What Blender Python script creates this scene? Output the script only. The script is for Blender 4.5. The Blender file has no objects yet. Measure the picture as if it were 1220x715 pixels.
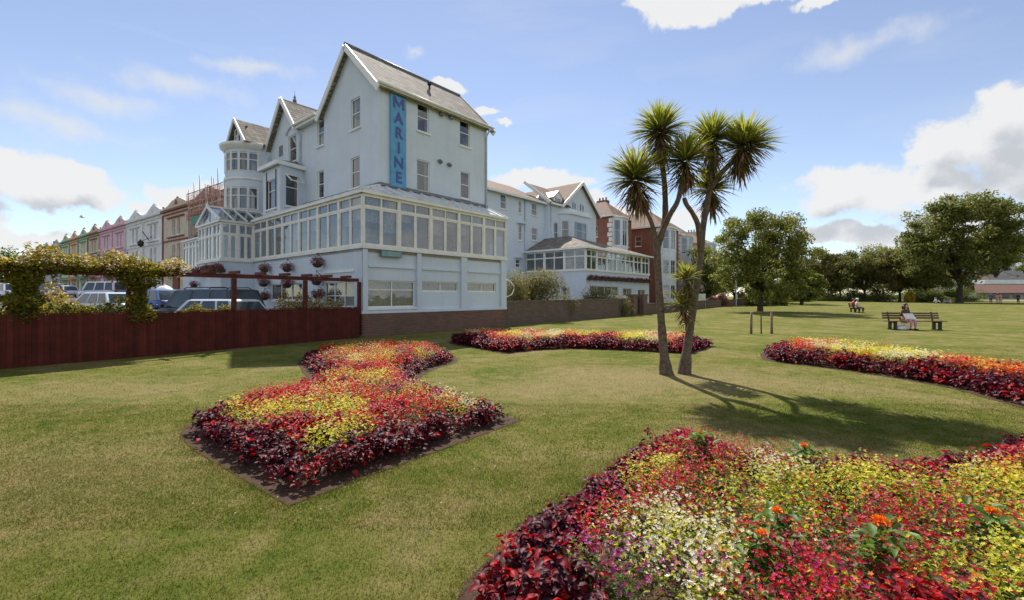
import bpy, bmesh, math, random
import numpy as np
from mathutils import Vector, Matrix, Euler
random.seed(7); RNG = np.random.default_rng(11)
R = math.radians; PI = math.pi
SC = bpy.context.scene; COL = SC.collection
F = 542.0; CX = 610.0; HY = 353.0; EYE = 1.75      # focal length, centre and horizon of the photograph, eye height in metres

def at(px, py, Y):                                   # survey: a sighted point at a known distance
    return Vector(((px-CX)/F*Y, Y, EYE-(py-HY)/F*Y))
def gz(x, y):                                        # height of the park lawn
    return 0.0105*min(max(0.0, y-25), 95)
def gp(px, py):                                      # ground point seen at px,py
    k = (py-HY)/F
    Y = EYE/k
    if Y > 25: Y = (EYE+.0105*25)/(k+.0105)
    return Vector(((px-CX)/F*Y, Y, gz(0, Y)))

# ---------------------------------------------------------------- materials
def newmat(name):
    m = bpy.data.materials.new(name); m.use_nodes = True
    nt = m.node_tree; nt.nodes.clear()
    return m, nt, nt.nodes, nt.links
def nd(ns, t, **kw):
    n = ns.new(t)
    for k, v in kw.items(): setattr(n, k, v)
    return n
def ramp(ns, stops):
    r = ns.new('ShaderNodeValToRGB'); e = r.color_ramp.elements
    while len(e) > 1: e.remove(e[0])
    e[0].position = stops[0][0]; e[0].color = (*stops[0][1], 1)
    for p, c in stops[1:]:
        q = e.new(p); q.color = (*c, 1)
    return r
def mat(name, col, rough=.6, var=.12, scale=3.0, bump=0.0, bscale=60.0, spec=.4, metal=0.0, col2=None, space='Object'):
    m, nt, ns, ln = newmat(name)
    o = nd(ns, 'ShaderNodeOutputMaterial'); b = nd(ns, 'ShaderNodeBsdfPrincipled')
    ln.new(b.outputs[0], o.inputs[0])
    b.inputs['Roughness'].default_value = rough; b.inputs['Specular IOR Level'].default_value = spec
    b.inputs['Metallic'].default_value = metal
    tc = nd(ns, 'ShaderNodeTexCoord'); n = nd(ns, 'ShaderNodeTexNoise')
    n.inputs['Scale'].default_value = scale; n.inputs['Detail'].default_value = 6; n.inputs['Roughness'].default_value = .65
    ln.new(tc.outputs[space], n.inputs['Vector'])
    c2 = col2 if col2 else tuple(c*(1-2*var) for c in col)
    c1 = col if col2 else tuple(min(1, c*(1+var)) for c in col)
    r = ramp(ns, [(.32, c2), (.62, c1)])
    ln.new(n.outputs[0], r.inputs[0]); ln.new(r.outputs[0], b.inputs['Base Color'])
    if bump:
        n2 = nd(ns, 'ShaderNodeTexNoise'); n2.inputs['Scale'].default_value = bscale; n2.inputs['Detail'].default_value = 4
        ln.new(tc.outputs[space], n2.inputs['Vector'])
        bp = nd(ns, 'ShaderNodeBump'); bp.inputs['Strength'].default_value = bump; bp.inputs['Distance'].default_value = .02
        ln.new(n2.outputs[0], bp.inputs['Height']); ln.new(bp.outputs[0], b.inputs['Normal'])
    return m
def brickmat(name, c1, c2, mortar, bw=.225, bh=.075, ms=.012, rough=.9, bump=.5, stain=.35, offset=.5, stain_col=(.05,.045,.035), stscale=.6, u='xy'):
    m, nt, ns, ln = newmat(name)
    o = nd(ns, 'ShaderNodeOutputMaterial'); b = nd(ns, 'ShaderNodeBsdfPrincipled'); ln.new(b.outputs[0], o.inputs[0])
    b.inputs['Roughness'].default_value = rough; b.inputs['Specular IOR Level'].default_value = .25
    tc = nd(ns, 'ShaderNodeTexCoord'); sp = nd(ns, 'ShaderNodeSeparateXYZ'); ln.new(tc.outputs['Object'], sp.inputs[0])
    ad = nd(ns, 'ShaderNodeMath', operation='ADD'); ln.new(sp.outputs[0], ad.inputs[0]); ln.new(sp.outputs[1], ad.inputs[1])
    cb = nd(ns, 'ShaderNodeCombineXYZ'); ln.new(ad.outputs[0], cb.inputs[0]); ln.new(sp.outputs[2], cb.inputs[1])
    t = nd(ns, 'ShaderNodeTexBrick'); t.offset = offset
    t.inputs['Scale'].default_value = 1; t.inputs['Brick Width'].default_value = bw; t.inputs['Row Height'].default_value = bh
    t.inputs['Mortar Size'].default_value = ms; t.inputs['Color1'].default_value = (*c1, 1); t.inputs['Color2'].default_value = (*c2, 1)
    t.inputs['Mortar'].default_value = (*mortar, 1); t.inputs['Mortar Smooth'].default_value = .3
    ln.new(cb.outputs[0], t.inputs['Vector'])
    n = nd(ns, 'ShaderNodeTexNoise'); n.inputs['Scale'].default_value = stscale; n.inputs['Detail'].default_value = 8; n.inputs['Roughness'].default_value = .7
    ln.new(tc.outputs['Object'], n.inputs['Vector'])
    rr = ramp(ns, [(.42, (0,0,0)), (.68, (1,1,1))]); ln.new(n.outputs[0], rr.inputs[0])
    ml = nd(ns, 'ShaderNodeMath', operation='MULTIPLY'); ml.inputs[1].default_value = stain; ln.new(rr.outputs[0], ml.inputs[0])
    mx = nd(ns, 'ShaderNodeMixRGB'); ln.new(ml.outputs[0], mx.inputs[0]); ln.new(t.outputs[0], mx.inputs[1]); mx.inputs[2].default_value = (*stain_col, 1)
    ln.new(mx.outputs[0], b.inputs['Base Color'])
    bp = nd(ns, 'ShaderNodeBump'); bp.inputs['Strength'].default_value = bump; bp.inputs['Distance'].default_value = .01
    iv = nd(ns, 'ShaderNodeMath', operation='SUBTRACT'); iv.inputs[0].default_value = 1; ln.new(t.outputs['Fac'], iv.inputs[1])
    ln.new(iv.outputs[0], bp.inputs['Height']); ln.new(bp.outputs[0], b.inputs['Normal'])
    return m
def leafmat(name, c1, c2, trans=.35, rough=.5, tcol=None, spec=.3):
    m, nt, ns, ln = newmat(name)
    o = nd(ns, 'ShaderNodeOutputMaterial'); b = nd(ns, 'ShaderNodeBsdfPrincipled')
    b.inputs['Roughness'].default_value = rough; b.inputs['Specular IOR Level'].default_value = spec
    g = nd(ns, 'ShaderNodeNewGeometry'); r = ramp(ns, [(0, c1), (1, c2)])
    ln.new(g.outputs['Random Per Island'], r.inputs[0]); ln.new(r.outputs[0], b.inputs['Base Color'])
    t = nd(ns, 'ShaderNodeBsdfTranslucent'); hs = nd(ns, 'ShaderNodeHueSaturation')
    hs.inputs['Saturation'].default_value = 1.1; hs.inputs['Value'].default_value = 1.3
    ln.new(r.outputs[0], hs.inputs['Color']); ln.new(hs.outputs[0], t.inputs[0])
    mx = nd(ns, 'ShaderNodeMixShader'); mx.inputs[0].default_value = trans
    ln.new(b.outputs[0], mx.inputs[1]); ln.new(t.outputs[0], mx.inputs[2]); ln.new(mx.outputs[0], o.inputs[0])
    return m
def glassmat(name, tint=(.55,.6,.62), refl=.12, rough=.02):
    m, nt, ns, ln = newmat(name)
    o = nd(ns, 'ShaderNodeOutputMaterial'); t = nd(ns, 'ShaderNodeBsdfTransparent'); t.inputs[0].default_value = (*tint, 1)
    g = nd(ns, 'ShaderNodeBsdfGlossy'); g.inputs['Roughness'].default_value = rough; g.inputs[0].default_value = (.95,.97,1,1)
    tc = nd(ns, 'ShaderNodeTexCoord'); n = nd(ns, 'ShaderNodeTexNoise'); n.inputs['Scale'].default_value = .9; ln.new(tc.outputs['Object'], n.inputs[0])
    bp = nd(ns, 'ShaderNodeBump'); bp.inputs['Strength'].default_value = .12; bp.inputs['Distance'].default_value = .05
    ln.new(n.outputs[0], bp.inputs['Height']); ln.new(bp.outputs[0], g.inputs['Normal'])
    fr = nd(ns, 'ShaderNodeFresnel'); gm = nd(ns, 'ShaderNodeNewGeometry'); io = nd(ns, 'ShaderNodeMapRange'); io.inputs[3].default_value = 1.5; io.inputs[4].default_value = 1/1.5   # same reflection from both faces of the pane
    ln.new(gm.outputs['Backfacing'], io.inputs[0]); ln.new(io.outputs[0], fr.inputs[0])
    a = nd(ns, 'ShaderNodeMath', operation='ADD'); a.inputs[1].default_value = refl; a.use_clamp = True; ln.new(fr.outputs[0], a.inputs[0])
    mx = nd(ns, 'ShaderNodeMixShader'); ln.new(a.outputs[0], mx.inputs[0]); ln.new(t.outputs[0], mx.inputs[1]); ln.new(g.outputs[0], mx.inputs[2])
    ln.new(mx.outputs[0], o.inputs[0])
    return m

M = {}
def rendermat(name, c1, c2, streak):
    m = mat(name, c1, .78, .05, .45, .3, 40, col2=c2); nt = m.node_tree; ns = nt.nodes; ln = nt.links; b = [n for n in ns if n.type == 'BSDF_PRINCIPLED'][0]; src = b.inputs['Base Color'].links[0].from_socket
    tc = nd(ns, 'ShaderNodeTexCoord'); mp = nd(ns, 'ShaderNodeMapping'); mp.inputs['Scale'].default_value = (2.6,2.6,.16); ln.new(tc.outputs['Object'], mp.inputs[0])      # rain streaks
    n = nd(ns, 'ShaderNodeTexNoise'); n.inputs['Scale'].default_value = 1.6; n.inputs['Detail'].default_value = 7; n.inputs['Roughness'].default_value = .7; ln.new(mp.outputs[0], n.inputs['Vector'])
    r = ramp(ns, [(.48,(0,0,0)),(.72,(streak,)*3)]); ln.new(n.outputs[0], r.inputs[0]); n2 = nd(ns, 'ShaderNodeTexNoise'); n2.inputs['Scale'].default_value = 2.3; n2.inputs['Detail'].default_value = 9; n2.inputs['Roughness'].default_value = .75; ln.new(tc.outputs['Object'], n2.inputs['Vector'])
    r2 = ramp(ns, [(.56,(0,0,0)),(.62,(streak*.6,)*3),(.75,(streak,)*3)]); ln.new(n2.outputs[0], r2.inputs[0]); ad = nd(ns, 'ShaderNodeMath', operation='MAXIMUM'); ln.new(r.outputs[0], ad.inputs[0]); ln.new(r2.outputs[0], ad.inputs[1])
    mx = nd(ns, 'ShaderNodeMixRGB'); ln.new(ad.outputs[0], mx.inputs[0]); ln.new(src, mx.inputs[1]); mx.inputs[2].default_value = (.33,.35,.34,1); ln.new(mx.outputs[0], b.inputs['Base Color']); return m
M['blue_render'] = rendermat('blue_render', (.64,.71,.795), (.575,.645,.73), .15)
M['white_render'] = mat('white_render', (.72,.77,.82), .75, .05, .8, .2, 40)
M['white_paint'] = mat('white_paint', (.80,.80,.77), .45, .05, 2)
M['cream_paint'] = mat('cream_paint', (.78,.77,.72), .5, .06, 2)
M['glass'] = glassmat('glass', (.50,.54,.56), .10)
M['con_glass'] = glassmat('con_glass', (.60,.64,.66), .12)
M['roof_glass'] = mat('roof_glass', (.60,.63,.64), .25, .12, 1.5, spec=.5)
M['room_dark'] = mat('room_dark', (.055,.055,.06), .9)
M['curtain'] = mat('curtain', (.55,.52,.48), .9, .2, 9)
M['con_inner'] = mat('con_inner', (.50,.46,.40), .9, .3, 1.1)
M['slate'] = brickmat('slate', (.40,.36,.31), (.17,.155,.145), (.07,.06,.05), .34, .20, .02, .85, 1.0, .9, .5, (.15,.11,.065), 1.9)
M['dark_slate'] = brickmat('dark_slate', (.14,.14,.15), (.10,.10,.11), (.04,.04,.04), .26, .14, .012, .6, .7, .35, .5, (.2,.17,.1), 1.2)
M['brown_tile'] = brickmat('brown_tile', (.26,.15,.10), (.2,.11,.08), (.07,.04,.03), .24, .15, .014, .8, .8, .45, .5, (.16,.14,.08), 1.1)
M['brick_base'] = brickmat('brick_base', (.25,.095,.065), (.13,.065,.055), (.20,.17,.14), .225, .075, .012, .9, .8, .55, .5, (.10,.085,.06), .9)
M['stone_wall'] = brickmat('stone_wall', (.21,.14,.11), (.14,.095,.075), (.13,.10,.085), .32, .13, .02, .95, 1.0, .5, .37, (.11,.10,.06), 1.3)
M['red_brick'] = brickmat('red_brick', (.30,.10,.06), (.22,.075,.05), (.25,.18,.13), .225, .075, .01, .9, .5, .3)
M['sign_blue'] = mat('sign_blue', (.12,.35,.58), .6, .08, 3)
M['sign_letter'] = mat('sign_letter', (.09,.11,.34), .6, .05)
M['plaque'] = mat('plaque', (.22,.36,.37), .5, .1)
M['lead'] = mat('lead', (.18,.19,.21), .5, .2, 4)
M['pipe'] = mat('pipe', (.50,.57,.64), .5, .1)
M['fence_red'] = mat('fence_red', (.108,.020,.013), .75, .2, 3, .4, 30, col2=(.060,.013,.009), spec=.2)
def boardmat(m, w):                                  # every board has faded differently
    nt = m.node_tree; ns = nt.nodes; ln = nt.links; b = [n for n in ns if n.type == 'BSDF_PRINCIPLED'][0]; src = b.inputs['Base Color'].links[0].from_socket
    tc = nd(ns, 'ShaderNodeTexCoord'); sp = nd(ns, 'ShaderNodeSeparateXYZ'); ln.new(tc.outputs['Object'], sp.inputs[0]); sn = nd(ns, 'ShaderNodeMath', operation='SNAP'); sn.inputs[1].default_value = w; ln.new(sp.outputs[0], sn.inputs[0])
    wn = nd(ns, 'ShaderNodeTexWhiteNoise', noise_dimensions='1D'); ln.new(sn.outputs[0], wn.inputs['W']); r = ramp(ns, [(0,(.80,.80,.82)),(.7,(1.02,1.0,1.0)),(1,(1.22,1.25,1.25))]); ln.new(wn.outputs['Value'], r.inputs[0])
    mx = nd(ns, 'ShaderNodeMixRGB', blend_type='MULTIPLY'); mx.inputs[0].default_value = 1; ln.new(src, mx.inputs[1]); ln.new(r.outputs[0], mx.inputs[2]); ln.new(mx.outputs[0], b.inputs['Base Color'])
boardmat(M['fence_red'], .105)
M['pergola_red'] = mat('pergola_red', (.10,.018,.012), .6, .2, 3, .4, 30, spec=.3)
M['bark'] = mat('bark', (.17,.125,.09), .95, .35, 9, .9, 30)
M['palm_bark'] = mat('palm_bark', (.19,.14,.10), .95, .4, 16, 1.0, 45, col2=(.06,.045,.033))
M['dark_bark'] = mat('dark_bark', (.07,.055,.04), .95, .3, 6, .8, 20)
M['soil'] = mat('soil', (.095,.048,.026), .95, .3, 26, 1.0, 90, col2=(.032,.017,.010))
M['bench_wood'] = mat('bench_wood', (.12,.055,.03), .55, .25, 8)
M['iron'] = mat('iron', (.025,.025,.025), .5, .2)
M['grey_metal'] = mat('grey_metal', (.35,.36,.37), .4, .1, metal=.6)
M['stake'] = mat('stake', (.20,.15,.11), .9, .25, 10)
M['asphalt'] = mat('asphalt', (.075,.073,.07), .9, .2, 3, .4, 90)
M['paving'] = mat('paving', (.28,.26,.23), .9, .15, 2, .2, 60)
M['tyre'] = mat('tyre', (.02,.02,.02), .85, .1)
M['car_glass'] = mat('car_glass', (.03,.045,.055), .06, .1, spec=.9)
M['terracotta'] = mat('terracotta', (.30,.12,.07), .8, .2)

# ---------------------------------------------------------------- mesh builder
class MB:
    def __init__(s): s.v = []; s.f = []; s.mi = []; s.smooth = []
    def add(s, vs, fs, mi=0, sm=False):
        o = len(s.v); s.v += [tuple(v) for v in vs]
        for f in fs: s.f.append([i+o for i in f]); s.mi.append(mi); s.smooth.append(sm)
        return s
    def box(s, a, b, mi=0):
        x0,y0,z0 = [min(a[i],b[i]) for i in range(3)]; x1,y1,z1 = [max(a[i],b[i]) for i in range(3)]
        s.add([(x0,y0,z0),(x1,y0,z0),(x1,y1,z0),(x0,y1,z0),(x0,y0,z1),(x1,y0,z1),(x1,y1,z1),(x0,y1,z1)],
              [(0,3,2,1),(4,5,6,7),(0,1,5,4),(1,2,6,5),(2,3,7,6),(3,0,4,7)], mi); return s
    def bar(s, p, q, w, h, mi=0, up=(0,0,1)):            # rectangular bar between two points, w sideways, h along up
        p = Vector(p); q = Vector(q); d = (q-p).normalized(); u = Vector(up)
        sd = d.cross(u)
        if sd.length < 1e-4: sd = d.cross(Vector((1,0,0)))
        sd.normalize(); u = sd.cross(d).normalized()
        vs = []
        for c in (p, q):
            for a, b in ((-1,-1),(1,-1),(1,1),(-1,1)): vs.append(c+sd*(a*w/2)+u*(b*h/2))
        s.add(vs, [(0,1,2,3),(7,6,5,4),(0,4,5,1),(1,5,6,2),(2,6,7,3),(3,7,4,0)], mi); return s
    def tube(s, pts, rad, n=8, mi=0, cap=True, sm=True):
        pts = [Vector(p) for p in pts]
        if not hasattr(rad, '__len__'): rad = [rad]*len(pts)
        rings = []; ref = Vector((.31,.17,.93))
        for i, p in enumerate(pts):
            d = (pts[min(i+1,len(pts)-1)]-pts[max(i-1,0)]).normalized()
            a = d.cross(ref)
            if a.length < .1: a = d.cross(Vector((1,0,0)))
            a.normalize(); b = d.cross(a)
            rings.append([p+(a*math.cos(2*PI*k/n)+b*math.sin(2*PI*k/n))*rad[i] for k in range(n)])
        vs = [v for r in rings for v in r]; fs = []
        for i in range(len(pts)-1):
            for k in range(n):
                fs.append((i*n+k, i*n+(k+1)%n, (i+1)*n+(k+1)%n, (i+1)*n+k))
        if cap: fs += [tuple(range(n))[::-1], tuple(range((len(pts)-1)*n, len(pts)*n))]
        s.add(vs, fs, mi, sm); return s
    def lathe(s, c, prof, n=16, mi=0, sm=True, a0=0, a1=2*PI):
        full = abs(a1-a0-2*PI) < 1e-6; m = n if full else n+1; vs = []
        for r, z in prof:
            for k in range(m):
                a = a0+(a1-a0)*k/n; vs.append((c[0]+r*math.cos(a), c[1]+r*math.sin(a), c[2]+z))
        fs = []
        for i in range(len(prof)-1):
            for k in range(n):
                k2 = (k+1) % m; fs.append((i*m+k, i*m+k2, (i+1)*m+k2, (i+1)*m+k))
        s.add(vs, fs, mi, sm); return s
    def slab(s, quad, t, mi=0):                           # a plate: top quad plus thickness downwards along its normal
        q = [Vector(p) for p in quad]; n = (q[1]-q[0]).cross(q[2]-q[0]).normalized()
        if n.z < 0: n = -n
        k = len(q); vs = q+[p-n*t for p in q]
        fs = [tuple(range(k)), tuple(range(2*k-1, k-1, -1))]+[(i, i+k, (i+1) % k+k, (i+1) % k) for i in range(k)]
        s.add(vs, fs, mi); return s
    def prism(s, poly, ext, mi=0):                        # 3D polygon extruded by vector
        q = [Vector(p) for p in poly]; e = Vector(ext); k = len(q)
        s.add(q+[p+e for p in q], [tuple(range(k)), tuple(range(2*k-1, k-1, -1))]+[(i, i+k, (i+1) % k+k, (i+1) % k) for i in range(k)], mi); return s
    def build(s, name, m, parent=None, fix=True):
        me = bpy.data.meshes.new(name); me.from_pydata(s.v, [], s.f)
        for x in (m if isinstance(m, (list, tuple)) else [m]): me.materials.append(x)
        if any(s.mi): me.polygons.foreach_set('material_index', s.mi)
        if any(s.smooth): me.polygons.foreach_set('use_smooth', s.smooth)
        if fix:
            b = bmesh.new(); b.from_mesh(me); bmesh.ops.recalc_face_normals(b, faces=b.faces); b.to_mesh(me); b.free()
        me.update()
        o = bpy.data.objects.new(name, me); COL.objects.link(o)
        if parent: o.parent = parent
        return o

def tag(o, label=None, cat=None, group=None, kind=None):
    if label: o['label'] = label
    if cat: o['category'] = cat
    if group: o['group'] = group
    if kind: o['kind'] = kind
    return o
def empty(name, loc, rz=0, label=None, cat=None, group=None):
    o = bpy.data.objects.new(name, None); COL.objects.link(o); o.location = loc; o.rotation_euler = (0,0,rz)
    o.empty_display_size = .2
    return tag(o, label, cat, group)
def kids(o): return [c for c in list(bpy.data.objects) if c.parent == o]
def copy_tree(o, parent=None):
    ch = kids(o); c = o.copy(); COL.objects.link(c); c.parent = parent
    for k in ch: copy_tree(k, c)
    return c

def npmesh(name, V, loops, totals, mats, mi=None, parent=None):
    me = bpy.data.meshes.new(name); V = np.ascontiguousarray(V, dtype=np.float32)
    me.vertices.add(len(V)); me.vertices.foreach_set('co', V.ravel())
    me.loops.add(len(loops)); me.loops.foreach_set('vertex_index', loops.astype(np.int32))
    me.polygons.add(len(totals)); st = np.concatenate([[0], np.cumsum(totals)[:-1]]).astype(np.int32)
    me.polygons.foreach_set('loop_start', st)
    if mi is not None: me.polygons.foreach_set('material_index', mi.astype(np.int32))
    for m in mats: me.materials.append(m)
    me.update(calc_edges=True); me.validate()
    o = bpy.data.objects.new(name, me); COL.objects.link(o)
    if parent: o.parent = parent
    return o
# leaf templates: x = along, y = across, z = fold
T_QUAD = (np.array([(0,0,0),(.5,.5,.12),(1,0,-.08),(.5,-.5,.12)]), [(0,1,2,3)])
T_BLADE = (np.array([(0,-.5,0),(0,.5,0),(1,0,0)]), [(0,1,2)])
T_SWORD = (np.array([(0,-.3,0),(0,.3,0),(.55,.5,.02),(.55,-.5,.02),(1,0,-.08)]), [(0,1,2,3),(3,2,4)])
T_LEAF = (np.array([(0,0,0),(.33,0,-.05),(.68,0,-.07),(1,0,-.34),(.3,.5,.1),(.68,.36,.06),(.3,-.5,.1),(.68,-.36,.06)]),
          [(0,1,4),(1,2,5,4),(2,3,5),(0,6,1),(1,6,7,2),(2,7,3)])
def _star():
    v = [(0,0,-.12)]; f = []
    for k in range(5):
        a = 2*PI*k/5; c, s_ = math.cos(a), math.sin(a); o = len(v)
        for (r, w, z) in ((.3,.26,.0),(.5,0,.06),(.3,-.26,.0)): v.append((r*c-w*s_*.6, r*s_+w*c*.6, z))
        f.append((0, o, o+1, o+2))
    return np.array(v), f
T_STAR = _star()
def scatter(T, P, D, N, L, W, mi=None):
    """many copies of a template: P positions, D along, N approx normal, L length, W width -> verts, loops, totals, mi"""
    tv, tf = T; D = D/np.linalg.norm(D, axis=1, keepdims=True)
    S = np.cross(N, D); S /= np.linalg.norm(S, axis=1, keepdims=True)+1e-9; U = np.cross(D, S)
    L = np.broadcast_to(L, (len(P),)); W = np.broadcast_to(W, (len(P),))
    V = P[:,None,:] + D[:,None,:]*(tv[None,:,0,None]*L[:,None,None]) + S[:,None,:]*(tv[None,:,1,None]*W[:,None,None]) + U[:,None,:]*(tv[None,:,2,None]*L[:,None,None])
    n = len(tv); fl = np.array([i for f in tf for i in f]); ft = np.array([len(f) for f in tf])
    loops = (np.arange(len(P))[:,None]*n + fl[None,:]).ravel(); tot = np.tile(ft, len(P))
    m = np.repeat(mi if mi is not None else np.zeros(len(P), int), len(tf))
    return V.reshape(-1,3), loops, tot, m
def merge(parts):
    V = []; Lp = []; T = []; Mi = []; o = 0
    for v, l, t, m in parts: V.append(v); Lp.append(l+o); T.append(t); Mi.append(m); o += len(v)
    return np.concatenate(V), np.concatenate(Lp), np.concatenate(T), np.concatenate(Mi)
def rdir(n, zmin=-1, zmax=1):
    z = RNG.uniform(zmin, zmax, n); a = RNG.uniform(0, 2*PI, n); r = np.sqrt(np.clip(1-z*z, 0, 1))
    return np.stack([r*np.cos(a), r*np.sin(a), z], 1)
def inpoly(x, y, poly):
    r = np.zeros(len(x), bool); n = len(poly); j = n-1
    for i in range(n):
        xi, yi = poly[i]; xj, yj = poly[j]
        c = ((yi > y) != (yj > y)) & (x < (xj-xi)*(y-yi)/(yj-yi+1e-12)+xi); r ^= c; j = i
    return r
def edist(x, y, poly):
    d = np.full(len(x), 1e9); n = len(poly)
    for i in range(n):
        x0, y0 = poly[i]; x1, y1 = poly[(i+1) % n]; dx, dy = x1-x0, y1-y0
        t = np.clip(((x-x0)*dx+(y-y0)*dy)/(dx*dx+dy*dy+1e-12), 0, 1)
        d = np.minimum(d, np.hypot(x-x0-t*dx, y-y0-t*dy))
    return d
def smoothpoly(poly, it=2):
    for _ in range(it):                                  # sharp corners (under about 105 degrees) stay sharp
        q = []; n = len(poly)
        for i in range(n):
            p = Vector(poly[i]); a = Vector(poly[i-1]); b = Vector(poly[(i+1) % n]); c = (a-p).normalized().dot((b-p).normalized())
            if c > -.25: q.append(tuple(p))
            else: q += [tuple(p.lerp(a, .2)), tuple(p.lerp(b, .2))]
        poly = q
    return poly

# ---------------------------------------------------------------- facades
def facade(mb, O, ex, nin, u0, u1, z0, z1, holes=(), depth=.14, mi=0):
    """wall face from O along ex, inward normal nin, with rectangular openings and their reveals"""
    O = Vector((O[0], O[1], 0)); ex = Vector((ex[0], ex[1], 0)); ni = Vector((nin[0], nin[1], 0))
    us = sorted(set([u0, u1]+[h[0] for h in holes]+[h[1] for h in holes])); zs = sorted(set([z0, z1]+[h[2] for h in holes]+[h[3] for h in holes]))
    P = lambda u, z, d=0: tuple(O+ex*u+ni*d+Vector((0,0,z)))
    for i in range(len(us)-1):
        for j in range(len(zs)-1):
            cu = (us[i]+us[i+1])/2; cz = (zs[j]+zs[j+1])/2
            if cu < u0 or cu > u1 or cz < z0 or cz > z1: continue
            if any(h[0] < cu < h[1] and h[2] < cz < h[3] for h in holes): continue
            mb.add([P(us[i],zs[j]),P(us[i+1],zs[j]),P(us[i+1],zs[j+1]),P(us[i],zs[j+1])], [(0,1,2,3)], mi)
    for h in holes:
        a, b, c, d = h[:4]
        for (q0, q1) in (((a,c),(b,c)),((b,c),(b,d)),((b,d),(a,d)),((a,d),(a,c))):
            mb.add([P(*q0),P(*q1),P(*q1,depth+.02),P(*q0,depth+.02)], [(0,1,2,3)], mi)
def window(parent, O, ex, nin, u0, u1, z0, z1, cols=1, bars=(.5,), depth=.10, frame='white_paint', sill=True, curt=.5, open_top=False, name='window', fw=.055, glass='glass'):
    """frame mesh > pane, sill, curtain.  bars: heights (0..1) of horizontal glazing bars"""
    O = Vector((O[0], O[1], 0)); ex = Vector((ex[0], ex[1], 0)); ni = Vector((nin[0], nin[1], 0))
    P = lambda u, z, d: O+ex*u+ni*d+Vector((0,0,z))
    def bx(mb, a, b, c, d, d0, d1):
        q = [P(a,c,d0),P(b,c,d0),P(b,d,d0),P(a,d,d0)]; mb.prism(q, ni*(d1-d0))
    m = MB(); e = .002
    bx(m, u0+e, u0+fw, z0+e, z1-e, depth-.04, depth+.02); bx(m, u1-fw, u1-e, z0+e, z1-e, depth-.04, depth+.02)
    bx(m, u0+fw, u1-fw, z0+e, z0+fw*1.3, depth-.04, depth+.02); bx(m, u0+fw, u1-fw, z1-fw, z1-e, depth-.04, depth+.02)
    for k in range(1, cols):
        u = u0+(u1-u0)*k/cols; bx(m, u-fw*.45, u+fw*.45, z0+fw*1.3, z1-fw, depth-.035, depth+.015)
    for b in bars:
        z = z0+(z1-z0)*b
        for k in range(cols):
            ua = u0+(u1-u0)*k/cols+(fw*.45 if k else fw); ub = u0+(u1-u0)*(k+1)/cols-(fw*.45 if k < cols-1 else fw)
            bx(m, ua, ub, z-fw*.4, z+fw*.4, depth-.03, depth+.012)
    w = m.build(name, M[frame], parent)
    g = MB(); g.add([P(u0+.01,z0+.01,depth),P(u1-.01,z0+.01,depth),P(u1-.01,z1-.01,depth),P(u0+.01,z1-.01,depth)], [(0,1,2,3)])
    g.build('pane', M[glass], w)
    if sill:
        s = MB(); q = [P(u0-.08,z0-.09,-.09),P(u1+.08,z0-.09,-.09),P(u1+.08,z0-.003,-.09),P(u0-.08,z0-.003,-.09)]; s.prism(q, ni*.085); s.build('sill', M[frame], w)
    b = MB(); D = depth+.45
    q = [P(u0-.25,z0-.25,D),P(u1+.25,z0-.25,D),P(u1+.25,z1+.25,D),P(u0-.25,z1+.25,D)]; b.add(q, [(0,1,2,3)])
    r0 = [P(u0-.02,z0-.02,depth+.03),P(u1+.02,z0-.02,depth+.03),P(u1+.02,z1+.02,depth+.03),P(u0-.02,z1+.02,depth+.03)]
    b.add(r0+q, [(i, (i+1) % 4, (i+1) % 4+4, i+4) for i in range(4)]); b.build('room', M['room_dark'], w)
    if curt:
        wd = (u1-u0)*random.uniform(.16,.34); n = 5
        for (a, bb) in ((u0+.01, u0+wd), (u1-wd, u1-.01)) if curt < .9 else ((u0+.01, u1-.01),):
            vs = []; c = MB()
            for k in range(n+1):
                u = a+(bb-a)*k/n; d = depth+.06+.035*(k % 2)
                zb = z0+.01; zt = z1-.01 if curt < .9 else z0+(z1-z0)*random.uniform(.5,.95)
                vs += [P(u,zb,d),P(u,zt if curt < .9 else z1*.999,d)]
            c.add(vs, [(2*k,2*k+2,2*k+3,2*k+1) for k in range(n)]); c.build('curtain', M['curtain'], w)
    return w

class Frame:                                          # a building's local frame
    def __init__(s, ox, oy, dx, dy):
        l = math.hypot(dx, dy); s.o = (ox, oy); s.d = (dx/l, dy/l); s.n = (-dy/l, dx/l); s.rz = math.atan2(dy, dx)
    def w(s, x, y): return (s.o[0]+s.d[0]*x+s.n[0]*y, s.o[1]+s.d[1]*x+s.n[1]*y)
    def X(s, px, y):                                  # x on the line y=const sighted at column px
        r = (px-CX)/F; ox = s.o[0]+s.n[0]*y; oy = s.o[1]+s.n[1]*y
        return (r*oy-ox)/(s.d[0]-r*s.d[1])
    def Yy(s, px, x):
        r = (px-CX)/F; ox = s.o[0]+s.d[0]*x; oy = s.o[1]+s.d[1]*x
        return (r*oy-ox)/(s.n[0]-r*s.n[1])
    def z(s, py, x, y): return EYE+(HY-py)/F*s.w(x, y)[1]
    def winx(s, px0, px1, py0, py1, y):               # opening on face y=const -> u0,u1,z0,z1
        a = s.X(px0, y); b = s.X(px1, y); c = (a+b)/2; return (a, b, s.z(py1, c, y), s.z(py0, c, y))
    def winy(s, px0, px1, py0, py1, x):               # opening on face x=const (u = y)
        a = s.Yy(px1, x); b = s.Yy(px0, x); c = (a+b)/2; return (a, b, s.z(py1, x, c), s.z(py0, x, c))
HF = Frame(-6.36, 19.36, .652, .758)
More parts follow.
